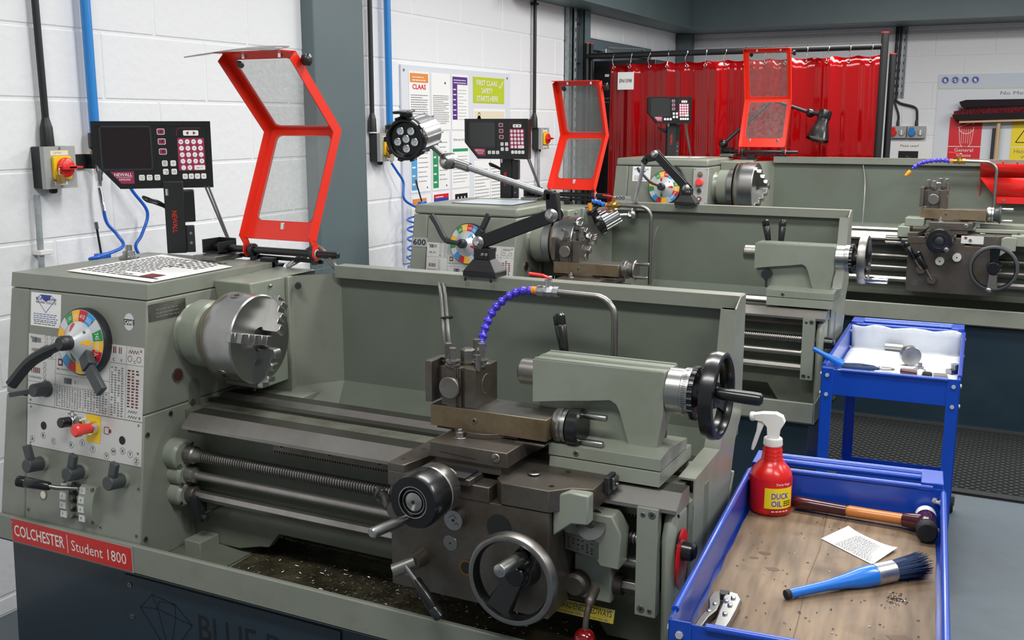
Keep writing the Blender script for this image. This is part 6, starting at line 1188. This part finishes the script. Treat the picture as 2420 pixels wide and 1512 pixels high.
for i in range(170):
    if i < 60: x, y = random.gauss(.325, .008), random.gauss(.37, .012)
    else: x, y = random.uniform(.03, .37), random.uniform(.03, .74)
    s_ = random.uniform(.001, .003); mb.use((CHAR, STEEL, MAR)[i % 3]); p = V((x, y, .0)); a = random.uniform(0, 6.3); mb.tube([p + V((0, 0, .001)), p + V((s_ * math.cos(a), s_ * math.sin(a), .002)), p + V((s_ * 1.6 * math.cos(a + .8), s_ * 1.6 * math.sin(a + .8), .001))], .0007, 4)
o = mb.build('metal_chips', smooth=False); o.location = inT(N0, NR, 0, 0, PZ); o.rotation_euler.z = NR; o['kind'] = 'stuff'; tag(o, 'tiny metal chips scattered on the plywood of the nearest trolley', 'metal chips')
mb = MB(ORA); mb.tube([(0, 0, 0), (.018, -.006, .001), (.036, -.004, .002), (.046, .001, .001)], .0018, 6); o = mb.build('curled_shaving'); o.location = (1.245, -.22 + .0, PZ + .002); tag(o, 'curled yellow shaving near the front edge of the plywood', 'shaving')
# bottle
BX, BY = 1.104, .365
t = thing('spray_bottle', 'red trigger spray bottle with yellow label in the back corner of the nearest trolley', 'bottle', (BX, BY, PZ), math.radians(6)); t.scale = (1, 1, .905)
R0 = .0455; mb = MB(BOTR); mb.lathe((0, 0, 0), (0, 0, 1), [(0, .03), (.001, .040), (.006, R0 - .001), (.012, R0), (.088, R0), (.097, .044), (.108, .040), (.120, .031), (.129, .024), (.134, .0225), (.135, .0235), (.137, .0225), (.144, .0215), (.145, .0225), (.147, .0215), (.154, .0205), (.155, .0215), (.157, .0205), (.166, .0195)], 48); bot = mb.build('bottle_body', t)
def wrap(x, y, o): a = x / R0 - PI / 2 + .45; return V((math.cos(a) * (R0 + .0004 + o), math.sin(a) * (R0 + .0004 + o), y))
mb = MB(SYEL); vs = []; 
for i in range(13): x = -.028 + .068 * i / 12; vs += [wrap(x, .022, 0), wrap(x, .073, 0)]
mb.add(vs, [(2 * i, 2 * i + 2, 2 * i + 3, 2 * i + 1) for i in range(12)]); f = Fr((0, 0, 0), (1, 0, 0), (0, 0, 1))
f.text(mb, 'DUCK', -.014, .046, .016, WHT, wd=.041, warp=wrap, off=.0003, bold=.06); f.text(mb, 'OIL', -.014, .027, .016, WHT, wd=.025, warp=wrap, off=.0003, bold=.06); f.text(mb, 'DUCK', -.0132, .0467, .0146, PURP, wd=.0394, warp=wrap, off=.0006, bold=.015); f.text(mb, 'OIL', -.0132, .0277, .0146, PURP, wd=.0234, warp=wrap, off=.0006, bold=.015)
f.text(mb, 'Swarfega', -.004, .078, .008, WHT, wd=.034, warp=wrap, off=.0003)
mb.use(INK); [mb.add([wrap(.014 + j * .007, .038 - i * .005, .0004), wrap(.020 + j * .007, .038 - i * .005, .0004), wrap(.020 + j * .007, .0405 - i * .005, .0004), wrap(.014 + j * .007, .0405 - i * .005, .0004)], [(0, 1, 2, 3)]) for i in range(3) for j in range(3)]
mb.use(WHT); [mb.add([wrap(-.012 + j * .008, .014, .0004), wrap(-.006 + j * .008, .014, .0004), wrap(-.006 + j * .008, .0165, .0004), wrap(-.012 + j * .008, .0165, .0004)], [(0, 1, 2, 3)]) for j in range(5)]; mb.build('label_patch', bot, smooth=False)
mb = MB(WHT); mb.lathe((0, 0, .166), (0, 0, 1), [(0, .0195), (.002, .0205), (.018, .019), (.020, .0165)], 36)
for i in range(30): a = 2 * PI * i / 30; mb.bar((math.cos(a) * .020, math.sin(a) * .020, .168), (math.cos(a) * .019, math.sin(a) * .019, .183), .0012, .002, (math.cos(a), math.sin(a), 0))
mb.build('screw_collar', t)
mb = MB(WHT); mb.prism([(.012, .186), (-.012, .186), (-.014, .212), (-.024, .224), (-.040, .226), (-.044, .240), (-.024, .245), (.004, .247), (.019, .240), (.024, .226), (.018, .214), (.014, .205)], 'y', -.011, .011); mb.lathe((-.040, 0, .233), (-1, 0, -.05), [(0, .010), (.004, .0115), (.010, .011), (.012, .008)], 18); mb.use(RED).lathe((-.0515, 0, .2325), (-1, 0, -.05), [(0, .005), (.002, .004)], 12); mb.build('spray_head', t, bevel=.003)
mb = MB(WHT); mb.prism([(-.022, .226), (-.034, .226), (-.036, .200), (-.044, .165), (-.046, .150), (-.040, .149), (-.036, .160), (-.027, .195), (-.020, .215)], 'y', -.007, .007); mb.build('trigger', t, bevel=.002)
# hammer
t = thing('soft_hammer', 'hammer with maroon dipped wooden handle and black and white soft faces on the nearest trolley', 'hammer', (1.16, .38, PZ + .012)); B = V((1.16, .38, PZ + .012))
g0, g1, g2 = V((1.150, .392, .640)) - B, V((1.262, .388, .640)) - B, V((1.385, .385, .642)) - B; d = (g2 - g0).normalized()
def oval(mb, p0, p1, r0, r1, m, flat=.8): 
    mb.use(m); L__ = (p1 - p0).length; mb.lathe(p0, p1 - p0, [(0, r0 * .75), (L__ * .06, r0), (L__ * .5, (r0 + r1) / 2 * .96), (L__, r1)], 24)
mb = MB(MAR); oval(mb, g0, g1, .0150, .0125, MAR); mb.build('dipped_grip', t); mb = MB(WOOD); oval(mb, g1, g2, .0124, .0120, WOOD); mb.build('handle', t)
mb = MB(MAR); hc = V((1.425, .372, .646)) - B; q = V((.12, -1, 0)).normalized(); mb.cyl(g2 - d * .005, hc, .0150, .019, 24); mb.lathe(hc - q * .030, q, [(0, .019), (.005, .021), (.02, .0205), (.04, .0205), (.055, .021), (.060, .019)], 30); mb.build('head', t)
MB(RUB).lathe(hc + q * .030, q, [(0, .0195), (.003, .021), (.022, .021), (.026, .018)], 30).build('black_face', t); MB(WHT).lathe(hc - q * .030, -q, [(0, .0195), (.003, .021), (.020, .021), (.024, .018)], 30).build('white_face', t)
# folded paper
def d_txt(f, o, w, h): f.lines(o, w * .35, .006, w - .006, h - .006, 17, INK, hh=.35, word=.006)
flat_sheet('folded white instruction sheet with small print on the plywood', [(1.236, .250), (1.348, .165), (1.383, .258), (1.277, .330)], PZ + .001, draw=lambda f, o, w, h: f.lines(o, w * .25, .006, w - .006, h - .008, 17, INK, hh=.32, word=.006), curl=.006, name='instruction_sheet')
# brush
def brush(label, p0, p1, loc_z, bristles=True, s=1.0, tiltz=0):
    p0, p1 = V(p0), V(p1); t = thing('parts_brush', label, 'brush', p0); d = (p1 - p0); L__ = d.length; d.normalize()
    mb = MB(RUB).lathe((0, 0, 0), d, [(0, .003), (.002, .0085), (.010, .0092), (.012, .008)], 20); mb.build('end_cap', t)
    mb = MB(BRSH).lathe(d * .010, d, [(0, .0085), (.03, .0085), (.08, .0095), (.12, .0135), (.15, .0185), (.175, .0205), (.185, .0195)], 28); mb.build('handle', t)
    if bristles:
        MB(ALU).lathe(d * .193, d, [(0, .0195), (.001, .0205), (.042, .0205), (.043, .0195)], 32).build('ferrule', t)
        _, u, w_ = basis(d); mb = MB(BRIS); mb.lathe(d * .233, d, [(0, .0175), (.03, .0195), (.048, .018)], 28); random.seed(9)
        for i in range(420): a = random.uniform(0, 6.28); r = .019 * math.sqrt(random.random()); q = u * math.cos(a) + w_ * math.sin(a); mb.tube([d * .235 + q * r * .95, d * .27 + q * r * 1.12, d * random.uniform(.296, .312) + q * r * 1.30], [.0008, .0008, .0004], 4)
        mb.build('bristles', t)
    return t
brush('blue parts brush with silver ferrule and dark bristles lying across the plywood', (1.229, -.062, PZ + .010), (1.43, .15, PZ + .0225), 0)
# locking pliers
def pl(mb, f, pts, m, th, b=0): mb.use(m); n = len(pts); mb.add([f.p(x, y, b) for x, y in pts] + [f.p(x, y, b + th) for x, y in pts], [tuple(range(n - 1, -1, -1)), tuple(range(n, 2 * n))] + [(i, (i + 1) % n, n + (i + 1) % n, n + i) for i in range(n)])
t = thing('locking_pliers', 'silver locking pliers leaning in the front left corner of the nearest trolley', 'pliers', (1.143, -.165, PZ), math.radians(98)); f = Fr((0, 0, .004), (1, 0, 0), (0, 1, 0))
mb = MB(STEEL); pl(mb, f, [(-.10, -.012), (-.06, -.020), (-.01, -.026), (.03, -.030), (.052, -.022), (.058, -.006), (.044, -.002), (.034, .002), (.01, .0), (-.04, .002), (-.10, .004)], STEEL, .014); f.p; [f.cyl(mb, x, y, .0045, .018, CHROME) for x, y in ((.0, -.014), (.03, -.016), (-.035, -.010), (.015, -.006))]; mb.build('upper_jaw_and_body', t, bevel=.002)
mb = MB(STEELB); pl(mb, f, [(.058, .006), (.050, .022), (.02, .026), (-.015, .020), (-.05, .030), (-.10, .036), (-.10, .024), (-.05, .016), (-.02, .006), (.01, .004), (.036, .008)], STEELB, .012, .001); [f.cyl(mb, x, y, .004, .016, CHROME) for x, y in ((.0, .012), (-.03, .018))]; mb.build('lower_jaw_and_lever', t, bevel=.002)
mb = MB(CHAR); mb.bar((.05, -.008, .012), (.05, .010, .012), .018, .012, (0, 0, 1)); mb.build('jaw_teeth', t, bevel=.001)
# far trolley contents
FZ = TB + .006
mb = MB(PAD); rows = []; NX_, NY_ = 24, 30
for j in range(NY_ + 1):
    for i in range(NX_ + 1):
        x = .008 + (TW - .016) * i / NX_; y = .012 + (TL - .03) * min(j, NY_ - 4) / (NY_ - 4); z = TB + .004 + .0012 * math.sin(i * 1.1 + j * .7)
        if j > NY_ - 4: z += (j - NY_ + 4) * .022 - (.004 * math.sin(i * .8) if j == NY_ else 0); y -= .004 * (j - NY_ + 4) * (1 if i % 3 else 1.3)
        mb.v.append(V((x, y, z)))
for j in range(NY_):
    for i in range(NX_): a = j * (NX_ + 1) + i; mb.f.append((a, a + 1, a + NX_ + 2, a + NX_ + 1)); mb.mi.append(0)
o = mb.build('absorbent_pad', solid=.003); o.location = F0; o.rotation_euler.z = FR_; tag(o, 'white absorbent pad lining the far trolley tray and curling up at its back', 'pad')
def steelpart(name, label, mb, loc, rz=0): o = mb.build(name); o.location = loc; o.rotation_euler.z = rz; return tag(o, label, 'steel part', 'steel pieces on the white pad')
PDZ = TB + .0075
steelpart('steel_bar', 'short round steel bar lying at the back of the white pad', MB(STEEL).lathe((-.033, 0, .0135), (1, 0, 0), [(0, .012), (.001, .0135), (.065, .0135), (.066, .012)], 28), (1.143, 2.21, PDZ), .0)
steelpart('steel_disc', 'thick steel disc standing on edge in the middle of the white pad', MB(STEEL).lathe((0, 0, .034), (.35, -.94, 0), [(-.016, .032), (-.015, .034), (.015, .034), (.016, .033)], 44), (1.222, 1.99, PDZ))
steelpart('stepped_spigot', 'small stepped spigot behind the maroon handle on the white pad', MB(STEEL).lathe((0, 0, 0), (0, 0, 1), [(0, .021), (.007, .021), (.008, .014), (.017, .014), (.018, .008), (.030, .008)], 28), (1.263, 1.90, PDZ))
mb = MB(WAY).box((-.022, -.02, 0), (.022, .02, .006)); steelpart('square_plate', 'flat square steel plate near the front edge of the white pad', mb, (1.333, 1.86, PDZ), .1)
mb = MB(STEEL).box((-.020, -.014, 0), (.020, .014, .012)); mb.lathe((.006, 0, .012), (0, 0, 1), [(0, .013), (.018, .013), (.019, .006), (.012, .005)], 24); steelpart('tool_block', 'small steel block with upright collar at the right of the white pad', mb, (1.368, 1.93, PDZ), .8)
def pliers(label, p, rz):
    t = thing('side_cutters', label, 'pliers', p, rz); f = Fr((0, 0, .006), (1, 0, 0), (0, 1, 0)); mb = MB(STEEL); pl(mb, f, [(.0, .0), (.02, .012), (.045, .010), (.062, .0), (.045, -.010), (.02, -.012)], STEEL, .010); f.cyl(mb, .015, 0, .006, .013, CHROME); mb.build('cutting_head', t, bevel=.002)
    for s in (-1, 1): MB(BLUH if 0 else BRIS).tube(bez([(.01, s * .004, .010), (-.02, s * .014, .011), (-.06, s * .022, .012), (-.11, s * .014, .011)], 5), [.005] * 3 + [.0075] * 12 + [.006], 10).build('grip', t)
pliers('blue handled side cutters lying at the front left of the white pad', (1.128, 1.835, PDZ), .15)
t = thing('screwdriver', 'dark blue handled screwdriver beside the side cutters on the white pad', 'screwdriver', (1.045, 1.83, PDZ + .011), .0); MB(BRIS).lathe((-.045, 0, 0), (1, 0, 0), [(0, .007), (.004, .0105), (.03, .0095), (.06, .0105), (.075, .0085), (.085, .006)], 14).build('handle', t); MB(STEELB).cyl((.04, 0, 0), (.065, 0, 0), .003).build('shaft', t)
t = thing('small_hammer', 'hammer with maroon handle end and white face at the front of the far tray', 'hammer', (1.245, 1.815, PDZ + .013), -.1); MB(MAR).lathe((-.035, 0, 0), (1, 0, 0), [(0, .009), (.004, .0125), (.04, .0135), (.055, .012)], 20).build('maroon_grip', t); MB(WHT).sphere((.03, 0, .002), .0145, 18, (1.1, .9, .9)).build('white_face', t); MB(RUB).lathe((.04, -.005, .0), (1, -.2, 0), [(0, .011), (.022, .012), (.026, .010)], 18).build('dark_face', t)
t = thing('parts_brush', 'light blue brush handle sticking out over the front left corner of the far trolley', 'brush', (1.005, 1.53, .70), 0); MB(BRSH).lathe((-.040, .02, .040), (.085, .02, -.045), [(0, .003), (.002, .0075), (.03, .0075), (.06, .010), (.09, .014), (.105, .015)], 20).build('handle', t); 
# rubber mat: rows of hexagonal holes
mb = MB(RUB); x0, x1, y0, y1, cw_, ch_ = .1, 2.6, 2.54, 3.44, .040, .020; nx, ny = int((x1 - x0) / cw_), int((y1 - y0) / ch_); zt_ = .012
for j in range(ny):
    for i in range(nx):
        ox = x0 + (i + (.5 if j % 2 else 0)) * cw_; oy = y0 + j * ch_; a = [(0, 0), (cw_, 0), (cw_, ch_), (0, ch_)]; h = [(.010, .004), (cw_ - .010, .004), (cw_ - .003, ch_ / 2), (cw_ - .010, ch_ - .004), (.010, ch_ - .004), (.003, ch_ / 2)]
        b = len(mb.v); mb.v += [V((ox + x, oy + y, zt_)) for x, y in a + h] + [V((ox + x, oy + y, .001)) for x, y in h]
        fs = [(0, 1, 5, 4), (1, 2, 7, 6), (1, 6, 5), (2, 3, 8, 7), (3, 0, 4, 9), (3, 9, 8)] + [(4 + k, 4 + (k + 1) % 6, 10 + (k + 1) % 6, 10 + k) for k in range(6)]
        for q in fs: mb.f.append(tuple(b + k for k in q)); mb.mi.append(0)
mb.box((x0 - .03, y0 - .05, 0), (x1 + .03, y0, .011)); mb.box((x0 - .03, y1, 0), (x1 + .03, y1 + .05, .011)); mb.keep = 1
o = mb.build('rubber_mat', smooth=False); tag(o, 'black rubber mat with rows of holes on the floor between the lathes', 'mat')
